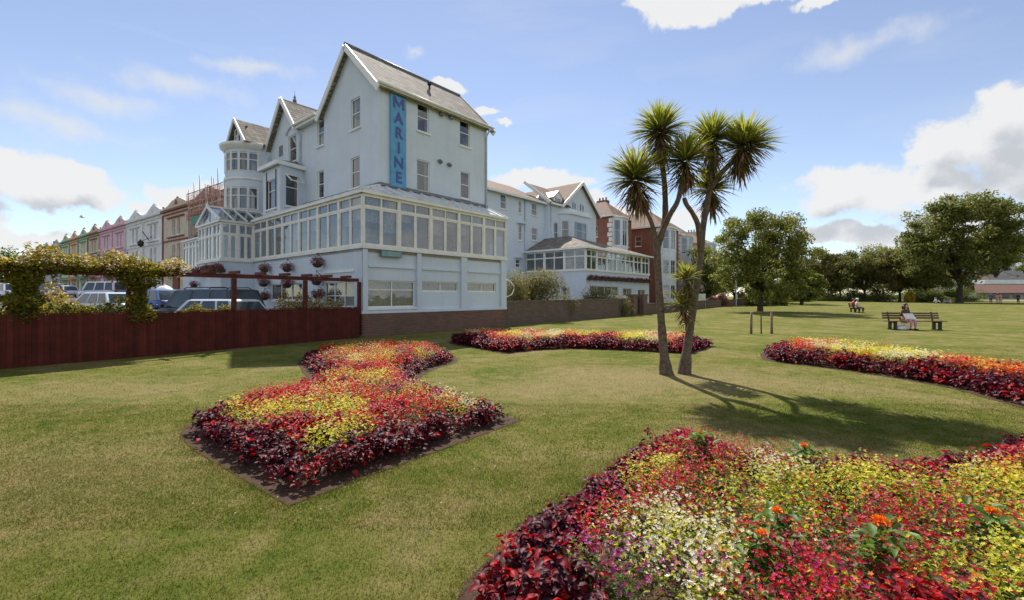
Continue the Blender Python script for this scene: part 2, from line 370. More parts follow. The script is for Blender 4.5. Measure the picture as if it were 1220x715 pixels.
# ================================================================ the hotel
def hotel():
    H = empty('hotel', (*HF.o, 0), HF.rz, 'pale blue four storey hotel with a blue vertical sign and glazed verandas', 'hotel')
    LF = lambda c: ((c, 0), (0, 1), (1, 0)); RF = lambda c: ((0, c), (1, 0), (0, 1))
    XB = 1.84; YR = 1.5; XE = 9.18; ZE = 11.85
    # --- upper walls
    mb = MB()
    wr = [HF.winx(497.5,511,124,157.5,YR), HF.winx(548,560,144,174.6,YR), HF.winx(496.5,512,190.8,228.5,YR), HF.winx(549,560,205,236.8,YR)]
    facade(mb, *RF(YR), XB, XE, 3.8, ZE, wr)
    wl = [HF.winy(418,429,117,153.5,XB), HF.winy(417.7,428.5,187,224,XB), HF.winy(378,386,143,174,XB), HF.winy(378,385.6,203.4,236.3,XB)]
    facade(mb, *LF(XB), YR, 14.5, 3.8, ZE, wl+[HF.winy(343.6,353,161,193,XB)])
    ya = 4.24; za = 14.55
    mb.add([(XB,YR,ZE),(XB,6.98,ZE),(XB,ya,za)], [(0,1,2)]); mb.add([(XE,YR,ZE),(XE,6.98,ZE),(XE,ya,za)], [(0,1,2)])
    facade(mb, (XE, 0), (0, 1), (-1, 0), YR, 14.5, 0.0, ZE); facade(mb, (0, 14.5), (1, 0), (0, -1), XB, XE, 0.0, ZE)
    mb.add([(XB,9.97,ZE),(XB,13.9,ZE),(XB,11.9,14.0)], [(0,1,2)])
    # turret and its block
    tc = (1.2, 15.7); TR = 1.5; TZ = 11.45
    mb.build('wall', M['blue_render'], H)
    for i, w in enumerate(wr): window(H, *RF(YR), *w, bars=(.52,), curt=.5)
    for i, w in enumerate(wl): window(H, *LF(XB), *w, bars=(.52,), curt=.5)
    window(H, *LF(XB), *HF.winy(343.6,353,161,193,XB), bars=(.5,))
    # arched hood over the gable window, vent
    a, b, c, d = HF.winy(343.6,353,161,193,XB); ym = (a+b)/2
    m = MB(); m.tube([(XB-.05, ym+.75*math.cos(t)*(b-a)*.9, d+.12+.42*math.sin(t)) for t in np.linspace(0, PI, 9)], .07, 6); m.build('window_hood', M['blue_render'], H)
    v = HF.winy(333,337,174,186,XB); m = MB(); m.box((XB-.03,v[0],v[2]),(XB+.01,v[1],v[3])); m.build('vent', M['lead'], H)
    # --- turret: bowed wall with two curved window bands
    m = MB(); n = 26; A0 = R(88); A1 = R(272)
    bands = [(7.55, 9.15), (9.95, 11.05)]; zs = [3.8, 7.3, 8.75, 9.75, 11.0, TZ]
    def ang(k): return A0+(A1-A0)*k/n
    def tp(a, z, r=TR): return (tc[0]+r*math.cos(a), tc[1]+r*math.sin(a), z)
    wk = range(7, 25)
    for j in range(5):
        for k in range(n):
            if j in (1, 3) and k in wk: continue
            m.add([tp(ang(k),zs[j]),tp(ang(k+1),zs[j]),tp(ang(k+1),zs[j+1]),tp(ang(k),zs[j+1])], [(0,1,2,3)], 0, True)
    m.box((tc[0], tc[1]-TR, 3.8), (tc[0]+5, tc[1]+TR, TZ)); m.build('turret_wall', M['blue_render'], H)
    for (za0, za1) in ((7.3, 8.75), (9.75, 11.0)):
        f = MB()
        for z in (za0+.05, za1-.05, za0+(za1-za0)*.62): f.tube([tp(ang(k*.5), z, TR-.02) for k in range(14, 51)], .045, 4, sm=False)
        for k in (7, 10, 13, 16, 19, 22, 25): f.bar(tp(ang(k), za0, TR-.02), tp(ang(k), za1, TR-.02), .12, .1)
        w = f.build('bow_window', M['white_paint'], H)
        g = MB()
        for k in wk: g.add([tp(ang(k),za0,TR-.05),tp(ang(k+1),za0,TR-.05),tp(ang(k+1),za1,TR-.05),tp(ang(k),za1,TR-.05)], [(0,1,2,3)])
        g.build('pane', M['glass'], w)
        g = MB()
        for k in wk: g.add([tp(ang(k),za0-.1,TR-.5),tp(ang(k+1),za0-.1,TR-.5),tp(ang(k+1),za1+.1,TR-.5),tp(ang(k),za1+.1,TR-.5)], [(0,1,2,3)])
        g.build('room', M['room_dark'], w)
        for k in (7, 8, 12, 13, 17, 18, 23, 24): g = MB(); g.add([tp(ang(k),za0,TR-.15),tp(ang(k+1),za0,TR-.2),tp(ang(k+1),za1,TR-.2),tp(ang(k),za1,TR-.15)], [(0,1,2,3)]); g.build('curtain', M['curtain'], w)
    m = MB(); m.lathe((*tc, 0), [(TR+.02,TZ-.25),(TR+.30,TZ-.08),(TR+.34,TZ+.1),(TR+.2,TZ+.16)], 26, a0=A0, a1=A1)
    m.build('cornice', M['cream_paint'], H); m = MB(); m.lathe((*tc, 0), [(TR+.01,9.2),(TR+.08,9.24),(TR+.08,9.34),(TR+.01,9.38)], 26, a0=A0, a1=A1)
    m.build('string_course', M['cream_paint'], H)
    # gabled roof over the turret
    rf = MB(); xr0 = .15; zr = 13.35
    for s in (-1, 1):
        rf.slab([(xr0,tc[1],zr),(7,tc[1],zr),(7,tc[1]+s*1.75,TZ+.1),(xr0,tc[1]+s*1.75,TZ+.1)], .08)
    rf.lathe((*tc, 0), [(TR+.3,TZ+.12),(.2,TZ+.5)], 20, a0=A0, a1=A1)
    rf.build('roof', M['slate'], H)
    gm = MB(); gm.prism([(xr0+.25,tc[1]-1.25,TZ+.14),(xr0+.25,tc[1]+1.25,TZ+.14),(xr0+.25,tc[1],zr-.25)], (.1,0,0)); gm.build('gable', M['cream_paint'], H)
    window(H, (xr0+.05,0), (0,1), (1,0), tc[1]-.3, tc[1]+.3, TZ+.35, TZ+1.25, bars=(.5,), sill=False, curt=0, depth=.12)
    bm_ = MB()
    for s in (-1, 1): bm_.bar((xr0-.02,tc[1]+s*.0,zr-.02),(xr0-.02,tc[1]+s*1.85,TZ+.02), .08, .2)
    bm_.build('bargeboard', M['white_paint'], H)
    # slate spire with finial
    m = MB(); sc = (4.2, 16.0); m.lathe((*sc, 0), [(2.6,11.4),(2.0,12.3),(.75,14.6),(.12,15.9),(.0,15.95)], 10, sm=False); sp = m.build('spire', M['dark_slate'], H)
    m = MB(); m.lathe((*sc, 0), [(.1,15.85),(.14,15.95),(.05,16.05),(.1,16.15),(.02,16.3),(.0,16.75)], 8); m.build('finial', M['lead'], sp)
    # --- main gable roof (ridge along x)
    o = .32; sl = (za-ZE)/(ya-YR)
    rf = MB()
    for s, ye in ((1, YR), (-1, 6.98)):
        yy = ye-s*.30; zz = za+.12-abs(ya-yy)*sl
        rf.slab([(XB-o,ya,za+.12),(XE+o,ya,za+.12),(XE+o,yy,zz),(XB-o,yy,zz)], .12)
    rf.build('roof', M['slate'], H)
    m = MB(); m.tube([(XB-o,ya,za+.13),(XE+o,ya,za+.13)], .09, 8); m.build('ridge_tiles', M['lead'], H)
    for x in (XB-o, XE+o):
        bb = MB()
        for s, ye in ((1, YR), (-1, 6.98)):
            yy = ye-s*.32; zz = za-abs(ya-yy)*sl
            bb.bar((x,ya,za-.02),(x,yy,zz-.02), .07, .30, up=(0,-s*.7,.7))
        bb.build('bargeboard', M['white_paint'], H)
    # gable 2: steep, asymmetric
    rf = MB(); y2 = 11.85; z2 = 14.05; g0, g1 = (9.85, 11.75), (14.75, 10.75)
    rf.slab([(XB-.35,y2,z2),(7.5,y2,z2),(7.5,*g0),(XB-.35,*g0)], .1); rf.slab([(XB-.35,y2,z2),(7.5,y2,z2),(7.5,*g1),(XB-.35,*g1)], .1)
    rf.build('roof', M['slate'], H)
    bb = MB()
    bb.bar((XB-.37,y2,z2-.05),(XB-.37,g0[0],g0[1]-.05), .07, .28, up=(0,-.7,.7)); bb.bar((XB-.37,y2,z2-.05),(XB-.37,g1[0],g1[1]-.05), .07, .28, up=(0,.7,.7)); bb.build('bargeboard', M['white_paint'], H)
    m = MB(); m.slab([(XB+.1,6.9,ZE+.02),(XE,6.9,ZE+.02),(XE,14.5,ZE+.02),(XB+.1,14.5,ZE+.02)], .1); m.build('flat_roof', M['lead'], H)
    # eaves: fascia and gutters
    m = MB(); m.box((XB-.3,YR-.26,ZE-.14),(XE+.3,YR-.20,ZE+.04)); m.build('fascia', M['white_paint'], H)
    m = MB(); m.box((XB-.38,7.25,ZE-.22),(XB-.28,9.8,ZE+.05)); m.box((XB-.281,7.2,ZE-.12),(XB,9.9,ZE-.06)); m.build('fascia', M['white_paint'], H)
    m = MB(); m.tube([(XB-.3,YR-.32,ZE-.02),(XE+.3,YR-.32,ZE-.02)], .06, 8); m.build('gutter', M['white_paint'], H)
    m = MB(); m.tube([(XB-.45,7.2,ZE-.02),(XB-.45,9.9,ZE-.02)], .075, 8); m.build('gutter', M['white_paint'], H)
    for pts in ([(XE-.12,YR-.42,ZE-.15),(XE-.12,YR-.08,ZE-.6),(XE-.12,YR-.08,6.9)], [(XB-.42,9.75,ZE-.05),(XB-.09,9.75,ZE-.5),(XB-.09,9.75,6.6)], [(XB-.09,14.1,10.9),(XB-.09,14.1,6.9)]):
        m = MB(); m.tube(pts, .055, 8); m.build('drainpipe', M['pipe'], H)
    # wall vents and lamps between the windows
    for (px, py) in ((523,192),(534,196),(524,136),(536,140)):
        x = HF.X(px, YR); z = HF.z(py, x, YR); m = MB(); m.tube([(x,YR+.02,z),(x,YR-.1,z),(x,YR-.18,z-.1)], [.09,.09,.11], 8); m.build('vent_cowl', M['lead'], H)
    m = MB(); m.tube([(6.2,3.2,13.4),(6.2,3.2,14.0)], .06, 8); m.lathe((6.2,3.2,13.9), [(.12,0),(.12,.15),(.03,.2)], 8); m.build('flue', M['iron'], H)
    # --- bay below the steep gable
    xb = .35; ba0 = HF.Yy(362, XB); y1 = HF.Yy(334, xb); y2 = HF.Yy(313.5, xb); ba1 = y2+(y1-ba0); bz0 = 6.3; bz1 = 9.25
    wb = HF.winy(319,329,214,249,xb); m = MB()
    f0 = [(xb, ba0+.7, ba1-.7)]
    mw = [HF.winy(318,329.5,214,249,xb)]; dy = y1-ba0; fl = math.hypot(XB-xb, dy); fw_ = (fl*.22, fl*.78, 6.9, 8.75)
    facade(m, (xb,0), (0,1), (1,0), y1, y2, bz0, bz1, mw)
    for yy, s in ((ba0, 1), (ba1, -1)):
        dd = Vector((xb-XB, s*dy)).normalized(); nn = Vector((dy, s*(XB-xb))).normalized(); facade(m, (XB,yy), dd, nn, 0, fl, bz0, bz1, [fw_])
    m.build('bay_wall', M['blue_render'], H)
    d1 = Vector((xb-XB, .7)).normalized(); n1 = Vector((-d1.y, d1.x))
    if n1.x < 0: n1 = -n1
    window(H, (xb,0), (0,1), (1,0), *mw[0], bars=(.62,), cols=1, curt=.5)
    for (yy, s) in ((ba0, 1), (ba1, -1)):
        dd = Vector((xb-XB, s*dy)).normalized(); nn = Vector((dy, s*(XB-xb))).normalized()
        w = window(H, (XB,yy), dd, nn, *fw_, bars=(.6,), curt=.5)
        # top-hung sash propped open
        P = lambda u, z, d: Vector((XB,yy,0))+Vector((dd.x,dd.y,0))*u-Vector((nn.x,nn.y,0))*d+Vector((0,0,z))
        a = MB(); q = [P(fw_[0],8.72,0),P(fw_[1],8.72,0),P(fw_[1],8.3,.5),P(fw_[0],8.3,.5)]
        for i in range(4): a.bar(q[i], q[(i+1) % 4], .06, .06)
        sh = a.build('open_sash', M['white_paint'], w)
    m = MB(); base = [(XB,ba0-.2),(xb-.2,y1-.1),(xb-.2,y2+.1),(XB,ba1+.2)]
    ap = [(XB,ba0+.9,bz1+.6),(XB,ba1-.9,bz1+.6)]
    b3 = [(x,y,bz1+.12) for x, y in base]
    m.add([*b3, *ap], [(0,1,4),(1,2,5,4),(2,3,5),(3,2,1,0)]); m.build('bay_roof', M['dark_slate'], H)
    m = MB()
    for i in range(3): m.bar((*base[i],bz1), (*base[i+1],bz1), .16, .22)
    m.build('bay_cornice', M['white_paint'], H)
    # --- podium: lower storey
    m = MB(); ZP = 3.8; P0 = 1.0
    hr = [HF.winx(439,495.4,334.5,366.5,0), HF.winx(503.6,547,335.7,347.8,0), HF.winx(557,592,337,348,0)]
    facade(m, *RF(.06), 0.06, 9.20, P0, ZP, hr)
    dl = HF.winy(386,422,336,366,0); dw = HF.winy(322,360,338,358,0)
    facade(m, *LF(0), 0, 26.7, 0, ZP, [dl, dw]); facade(m, (9.20,0), (0,1), (-1,0), .06, YR, 0, ZP)
    m.build('lower_wall', M['blue_render'], H)
    for i, h in enumerate(hr):
        window(H, *RF(.06), *h, cols=2, bars=(.66,) if i == 0 else (), curt=1, sill=(i == 0))
    dm = window(H, *LF(0), *dl, cols=3, bars=(.45,), curt=1, name='french_door', sill=False)
    window(H, *LF(0), *dw, cols=3, bars=(), curt=.5)
    m = MB()                                             # pilasters, corner piers, string courses, plinth
    for (a, b) in ((0,.22),(HF.X(495.4,0)+.05,HF.X(502,0)-.03),(HF.X(549,0),HF.X(556,0)),(8.75,9.2)): m.box((a,-.06,P0+.12),(b,.057,ZP-.02))
    for (a, b) in ((.3,HF.X(494.6,0)),(HF.X(503,0),HF.X(548,0)),(HF.X(557.5,0),8.7)):
        m.box((a,-.02,3.02),(b,.055,3.10))
    m.box((-.04,-.06,P0),(9.25,.057,P0+.118)); m.build('pilaster', M['blue_render'], H)
    m = MB(); q = HF.winy(386,422,322.5,325,0); m.box((-.05,q[0],q[2]),(-.004,q[1],q[3])); m.build('door_hood', M['white_paint'], H)
    m = MB(); m.box((-.03,-.05,-.3),(9.26,.05,P0-.003)); m.box((.02,-.05,-.3),(.06,.3,P0-.003)); m.build('plinth', M['brick_base'], H)
    m = MB(); m.slab([(.0,.0,ZP-.003),(9.2,.0,ZP-.003),(9.2,YR,ZP-.003),(XB,YR,ZP-.003),(XB,26.7,ZP-.003),(0,26.7,ZP-.003)], .12); m.build('veranda_floor', M['paving'], H)
    m = MB(); m.box((XB,17.3,0),(XB+4,26.7,6.9)); m.build('rear_wing', M['white_render'], H)
    # --- glazed verandas
    def conserv(name, O, ex, ni, L, n, z0, z1, zt, end_post=(True, True), cols=2, col='cream_paint'):
        O = Vector((O[0],O[1],0)); ex = Vector((ex[0],ex[1],0)); ni = Vector((ni[0],ni[1],0)); P = lambda u, z, d=0: O+ex*u+ni*d+Vector((0,0,z))
        m = MB()
        def bx(a, b, c, d, d0, d1): m.prism([P(a,c,d0),P(b,c,d0),P(b,d,d0),P(a,d,d0)], ni*(d1-d0))
        bx(-.06, L+.06, z0-.10, z0+.06, -.10, .12)            # sill
        bx(0, L, z1-.12, z1, -.02, .10); bx(-.1, L+.1, z1+.002, z1+.12, -.14, .12)   # head, gutter board
        bx(0, L, zt-.05, zt+.05, -.012, .08)
        for k in range(n+1):
            u = L*k/n; h = .085; a = max(u-h, 0); b = min(u+h, L); bx(a, b, z0+.06, z1-.12, -.03, .10)
        for k in range(n):
            for c in range(1, cols):
                u = L*(k+c/cols)/n; bx(u-.035, u+.035, z0+.06, z1-.12, -.008, .07)
            for c in range(cols):                         # casement frames
                a = L*(k+c/cols)/n+(.085 if c == 0 else .035); b = L*(k+(c+1)/cols)/n-(.085 if c == cols-1 else .035)
                for (p, q) in ((a, a+.045), (b-.045, b)): bx(p, q, z0+.06, zt-.05, .0, .06)
                bx(a+.045, b-.045, z0+.06, z0+.13, .0, .06); bx(a+.045, b-.045, zt-.11, zt-.05, .0, .06)
        c_ = m.build(name, M[col], H)
        for k in range(n):
            g = MB(); a = L*k/n+.08; b = L*(k+1)/n-.08
            g.add([P(a,z0+.05,.04),P(b,z0+.05,.04),P(b,z1-.1,.04),P(a,z1-.1,.04)], [(0,1,2,3)]); g.build('pane', M['con_glass'], c_)
        return c_
    conserv('veranda', (0,0), (1,0), (0,1), 9.23, 5, 3.9, 6.15, 5.62)
    va = conserv('veranda', (0,0), (0,1), (1,0), 11.95, 6, 3.9, 6.15, 5.62)
    conserv('veranda', (0,16.2), (0,1), (1,0), 10.4, 6, 3.9, 6.05, 5.62)
    conserv('veranda_end', (9.23,.12), (0,1), (-1,0), 1.35, 1, 3.9, 6.15, 5.62)
    pf = conserv('porch_front', (-1.7,11.95), (0,1), (1,0), 4.2, 3, 3.85, 6.0, 5.35)
    conserv('porch_side', (-1.7,11.95), (1,0), (0,1), 1.7, 2, 3.85, 6.0, 5.35)
    m = MB(); m.box((-1.7,11.95,0),(-.004,16.15,3.74)); m.build('porch_base', M['blue_render'], H)
    # interior of the verandas: blinds, furniture-height panelling
    m = MB()
    for k in range(6): m.box((XB-.9,1.2+k*1.8,3.85),(XB-.4,2.3+k*1.8,5.0+.3*(k % 2)))
    for k in range(5): m.box((.6+k*1.8,YR-.6,3.85),(1.6+k*1.8,YR-.25,4.8+.25*(k % 2)))
    m.build('furniture', M['con_inner'], H)
    for u, zb in ((.3,5.0),(1.2,4.6),(2.2,5.2),(4.0,4.8),(4.9,5.3),(5.8,5.0),(7.6,4.7),(8.3,5.2)): m = MB(); m.box((u,.22,zb),(u+.8,.25,6.1)); m.build('blind', M['curtain'], H)
    for u, zb in ((.5,5.1),(1.4,4.9),(4.2,5.0),(6.3,4.7),(7.2,5.2),(10.2,5.0)): m = MB(); m.box((.22,u,zb),(.25,u+.8,6.1)); m.build('blind', M['curtain'], H)
    # veranda roofs: glazed lean-tos with bars
    m = MB(); t = .04; zt_, zb_ = 7.05, 6.29
    m.slab([(-.12,-.12,zb_),(9.35,-.12,zb_),(9.35,YR-.01,zt_),(XB-.02,YR-.01,zt_)], t); m.slab([(-.12,-.12,zb_),(XB-.02,YR-.01,zt_),(XB-.02,11.95,zt_),(-.12,11.95,zb_)], t)
    m.slab([(-.12,16.2,zb_-.1),(XB-.02,16.2,zt_-.1),(XB-.02,26.7,zt_-.1),(-.12,26.7,zb_-.1)], t)
    gr = m.build('veranda_roof', M['roof_glass'], H)
    m = MB()
    for k in range(14):
        x = .0+k*.7; y1 = YR if x > XB else max(0, -.12+(x+.12)*.83)
        f = (y1+.12)/(YR+.12); m.bar((x,-.12,zb_+.02),(x,y1-.03,zb_+.02+(zt_-zb_)*f), .05, .05)
    for k in range(17):
        y = .1+k*.7; x1 = XB if y > YR else -.12+(y+.12)*1.2; f = min(1, (x1+.12)/(XB+.12)); m.bar((-.12,y,zb_+.02),(x1-.03,y,zb_+.02+(zt_-zb_)*f), .05, .05)
    m.bar((-.12,-.12,zb_+.03),(XB,YR,zt_+.03), .09, .08); m.build('glazing_bars', M['cream_paint'], H); m = MB(); m.box((XB-.08,YR-.10,zt_),(XE,YR-.003,zt_+.14)); m.box((XB-.1,YR+.0,zt_),(XB-.003,11.9,zt_+.14)); m.build('flashing', M['lead'], H)
    # porch roof, gabled, glazed
    m = MB(); za_ = 7.1; ym = 14.05
    m.slab([(-1.8,ym,za_),(XB-.6,ym,za_),(XB-.6,11.8,6.1),(-1.8,11.8,6.1)], .03); m.slab([(-1.8,ym,za_),(XB-.6,ym,za_),(XB-.6,16.3,6.1),(-1.8,16.3,6.1)], .03); m.build('porch_roof', M['con_glass'], H)
    m = MB()
    for s in (11.8, 16.3):
        for x in (-1.8,-1.1,-.4,.3,1.2): m.bar((x,ym,za_+.03),(x,s,6.14), .07, .06)
    m.bar((-1.85,ym,za_+.04),(XB-.6,ym,za_+.04), .1, .1)
    for y in (12.8, 14.05, 15.3): m.bar((-1.7,y,6.1),(-1.7,y,6.1+(za_-6.1)*(1-abs(y-ym)/2.25)-.02), .05, .05)
    m.bar((-1.83,11.8,6.08),(-1.83,ym,za_),.06,.16); m.bar((-1.83,16.3,6.08),(-1.83,ym,za_),.06,.16); m.build('porch_rafters', M['cream_paint'], H)
    m = MB(); m.add([(-1.68,11.9,6.12),(-1.68,16.2,6.12),(-1.68,ym,za_-.05)], [(0,1,2)]); m.build('pediment_pane', M['con_glass'], H)
    m = MB(); m.lathe((-1.8,ym,za_), [(.05,0),(.09,.12),(.03,.2),(.0,.5)], 6); m.build('finial', M['cream_paint'], H)
    # --- vertical sign with letters
    sx0 = HF.X(465.7,YR-.12); sx1 = HF.X(483.8,YR-.12); sz1 = HF.z(109.5,(sx0+sx1)/2,YR); sz0 = HF.z(223.5,(sx0+sx1)/2,YR)
    m = MB(); m.box((sx0,YR-.13,sz0),(sx1,YR-.02,sz1)); sb = m.build('sign_board', M['sign_blue'], H)
    hgt = (sz1-sz0)/6.5
    for i, ch in enumerate('MARINE'):
        cu = bpy.data.curves.new('letter', 'FONT'); cu.body = ch; cu.size = hgt*1.05; cu.extrude = .012; cu.offset = .014; cu.align_x = 'CENTER'
        to = bpy.data.objects.new('letter', cu); COL.objects.link(to); bpy.context.view_layer.update()
        me = bpy.data.meshes.new_from_object(to.evaluated_get(bpy.context.evaluated_depsgraph_get())); bpy.data.objects.remove(to)
        lo = bpy.data.objects.new('letter', me); COL.objects.link(lo); lo.parent = sb; me.materials.clear(); me.materials.append(M['sign_letter'])
        lo.rotation_euler = (PI/2, 0, 0); lo.location = ((sx0+sx1)/2, YR-.145, sz1-hgt*(i+1.2)); lo.scale = (.98, 1, 1)
        if ch == 'M':                                    # a plain block M, cut as one outline
            bpy.data.objects.remove(lo); h = hgt*.74; w = (sx1-sx0)*.36; s_ = w*.36; xm = (sx0+sx1)/2; zb = sz1-hgt*1.2; mm = MB()
            mm.prism([(xm+x, YR-.157, zb+z) for x, z in ((-w,0),(-w,h),(-w+s_*1.15,h),(0,h*.42),(w-s_*1.15,h),(w,h),(w,0),(w-s_,0),(w-s_,h*.62),(0,h*.10),(-w+s_,h*.62),(-w+s_,0))], (0,.024,0)); mm.build('letter', M['sign_letter'], sb)
    px0 = HF.X(455,-.12); px1 = HF.X(478,-.12); m = MB(); m.box((px0,-.14,3.52),(px1,-.02,3.74)); m.build('plaque', M['plaque'], H)
    m = MB(); m.box((px0-.04,-.12,3.49),(px1+.04,-.03,3.77)); m.build('plaque_frame', M['lead'], H)
    m = MB(); m.tube([(9.25,.1,2.75),(9.45,-.1,2.65),(9.7,-.2,2.35),(9.68,-.2,2.1),(9.5,-.2,1.85),(9.25,-.0,1.7)], .025, 8); m.build('handrail', M['white_paint'], H)
    return H

# ================================================================ the annexe behind it
def annexe():
    H = empty('hotel_annexe', (*HF.o, 0), HF.rz, 'pale blue hotel annexe with a steep gable and a slate roofed sun lounge', 'building')
    RF = lambda c: ((0, c), (1, 0), (0, 1)); LF = lambda c: ((c, 0), (0, 1), (1, 0))
    YA = 10.8; YB = 10.3; X0 = 17.5; X1 = 27.5; X2 = 37.1; Z = 11.35
    wa = [HF.winx(*q, YA) for q in ((596.4,603.4,232,249),(618,621.5,239,254),(633.6,640,242.6,257),(597.5,603,264,284),(618,622,268,286.5),(633.6,640.3,272,286.5),(614.6,620,309,319))]
    wb = [HF.winx(660,665,265.5,288.5,YB)]
    m = MB(); facade(m, *RF(YA), X0, X1, 0, Z, wa); facade(m, *RF(YB), X1, X2, 0, Z, wb)
    facade(m, (X1,0), (0,1), (1,0), YB, YA, 0, Z); facade(m, (X2,0), (0,1), (-1,0), YB, 20, 0, Z); facade(m, (X0,0), (0,1), (1,0), YA, 18, 0, Z)
    m.add([(30.0,YB,Z),(X2,YB,Z),(33.5,YB,14.5)], [(0,1,2)]); m.add([(X2,YB,Z),(X2,16,Z),(X2,13.2,13.2)], [(0,1,2)]); m.build('wall', M['blue_render'], H)
    for i, w in enumerate(wa): window(H, *RF(YA), *w, cols=2 if (w[1]-w[0]) > 1.2 else 1, bars=(.5,), curt=.5)
    window(H, *RF(YB), *wb[0], bars=(.5,), curt=.5)
    m = MB(); q = wa[4]; m.box((q[0]-.3,YA-.35,q[3]+.1),(q[1]+.3,YA-.003,q[3]+.28)); m.build('window_hood', M['blue_render'], H); m = MB(); q = wa[6]; m.box((q[0]-.2,YA-.3,q[3]+.1),(q[1]+.2,YA-.003,q[3]+.22)); m.build('window_hood', M['blue_render'], H)
    for (a, b, c, d) in (HF.winx(682.5,685.6,242,257,YB), HF.winx(691.5,694.8,244.6,258.6,YB)):
        window(H, (0,YB-.16), (1,0), (0,1), a, b, c, d, depth=.07, bars=(.5,), curt=0)
    # roofs
    m = MB(); m.slab([(X0-.2,YA-.4,Z+.05),(X1+.1,YA-.4,Z+.05),(X1+.1,15.5,13.9),(X0-.2,15.5,13.9)], .1); m.slab([(X0-.2,20.6,Z),(X1+.1,20.6,Z),(X1+.1,15.5,13.9),(X0-.2,15.5,13.9)], .1)
    m.slab([(X1-.1,YB-.35,Z+.1),(31.2,YB-.35,Z+.1),(31.2,13.4,14.0),(X1-.1,13.4,14.0)], .12)
    m.slab([(33.5,YB-.4,14.62),(33.5,20,14.62),(29.4,20,Z),(29.4,YB-.4,Z)], .12); m.slab([(33.5,YB-.4,14.62),(33.5,20,14.62),(37.5,20,Z-.1),(37.5,YB-.4,Z-.1)], .12)
    m.build('roof', M['brown_tile'], H)
    m = MB(); m.bar((33.5,YB-.45,14.5),(29.4,YB-.45,Z-.12), .08, .32); m.bar((33.5,YB-.45,14.5),(37.55,YB-.45,Z-.2), .08, .32); m.bar((X1-.15,YB-.3,Z+.05),(X1-.15,13.4,14.0), .12, .3); m.build('bargeboard', M['white_paint'], H)
    m = MB(); m.box((X0-.2,YA-.5,Z-.16),(X1,YA-.4,Z+.04)); m.build('gutter', M['white_paint'], H); m = MB(); m.box((X1,YB-.45,Z-.12),(29.6,YB-.36,Z+.08)); m.build('gutter', M['white_paint'], H)
    m = MB(); m.tube([(X1+.35,YB-.08,.2),(X1+.35,YB-.08,Z-.1)], .06, 6); m.build('drainpipe', M['pipe'], H)
    m = MB(); m.tube([(24.2,YA-.08,.2),(24.2,YA-.08,Z-.1)], .06, 6); m.build('drainpipe', M['pipe'], H)
    # dormer
    dx = 29.4; m = MB(); m.box((dx-.8,YB+.15,Z-.1),(dx+.8,YB+2.2,Z+.95)); m.prism([(dx-.8,YB+.15,Z+.952),(dx+.8,YB+.15,Z+.952),(dx,YB+.15,Z+1.55)], (0,2.2,0)); dm = m.build('dormer', M['white_render'], H)
    m = MB(); m.slab([(dx,YB,Z+1.66),(dx,YB+2.6,Z+1.66),(dx-1.1,YB+2.6,Z+.8),(dx-1.1,YB,Z+.8)], .07); m.slab([(dx,YB,Z+1.66),(dx,YB+2.6,Z+1.66),(dx+1.1,YB+2.6,Z+.8),(dx+1.1,YB,Z+.8)], .07); m.build('dormer_roof', M['cream_paint'], dm)
    window(H, (0,YB), (1,0), (0,1), dx-.4, dx+.4, Z+.05, Z+.8, depth=.07, bars=(), curt=0, sill=False)
    # bay
    a = HF.X(679,YB-.9); b = HF.X(704,YB-.9); m = MB(); zb0 = 5.5; zb1 = HF.z(259,33,YB-.9)
    poly = [(a-.6,YB),(a+.2,YB-.9),(b-.2,YB-.9),(b+.5,YB)]
    for i in range(3):
        p = Vector(poly[i]); q = Vector(poly[i+1]); d = q-p; L = d.length; d.normalize(); nn = Vector((-d.y, d.x))
        hw = (L*.17, L*.83, zb1-2.75, zb1-.7); facade(m, p, d, nn, 0, L, zb0, zb1, [hw]); window(H, p, d, nn, *hw, cols=1, bars=(.55,), curt=.5)
    m.build('bay_wall', M['blue_render'], H)
    m = MB(); m.prism([(x,y,zb1) for x, y in ((a-.8,YB),(a+.1,YB-1.1),(b-.1,YB-1.1),(b+.7,YB))], (0,0,.22)); m.prism([(x,y,zb1+.22) for x, y in ((a-.6,YB),(a+.2,YB-.9),(b-.2,YB-.9),(b+.5,YB))], (0,0,.35)); m.build('bay_parapet', M['white_render'], H)
    # sun lounge
    SX0 = 24.37; SX1 = 37.6; SY0 = 3.92; SY1 = 10.78; zs = 4.15-.0; zg = 6.0
    def run(O, ex, ni, L, n, z0, z1, zt):
        O = Vector((*O,0)); ex = Vector((*ex,0)); ni = Vector((*ni,0)); P = lambda u, z, d=0: O+ex*u+ni*d+Vector((0,0,z)); m = MB()
        def bx(a, b, c, d, d0, d1): m.prism([P(a,c,d0),P(b,c,d0),P(b,d,d0),P(a,d,d0)], ni*(d1-d0))
        bx(-.05, L+.05, z0-.12, z0+.07, -.1, .12); bx(0, L, z1-.14, z1, -.02, .1); bx(0, L, zt-.06, zt+.06, -.012, .08)
        for k in range(n+1): u = L*k/n; bx(max(u-.13,0), min(u+.13,L), z0+.07, z1-.14, -.03, .1)
        for k in range(n): u = L*(k+.5)/n; bx(u-.05, u+.05, z0+.07, z1-.14, -.008, .07)
        f = m.build('sun_lounge_frame', M['white_paint'], H)
        for k in range(n):
            g = MB(); a, b = L*k/n+.12, L*(k+1)/n-.12; g.add([P(a,z0,.04),P(b,z0,.04),P(b,z1-.1,.04),P(a,z1-.1,.04)], [(0,1,2,3)]); g.build('pane', M['con_glass'], f)
    run((SX0,SY0), (0,1), (1,0), SY1-SY0, 3, zs, zg, 5.35); run((SX0,SY0), (1,0), (0,1), SX1-SX0, 7, zs, zg, 5.35)
    m = MB(); ho = [HF.winx(703,737,341,352.5,SY0), HF.winx(742,753,343.5,353,SY0), HF.winx(760,769,345,354,SY0)]
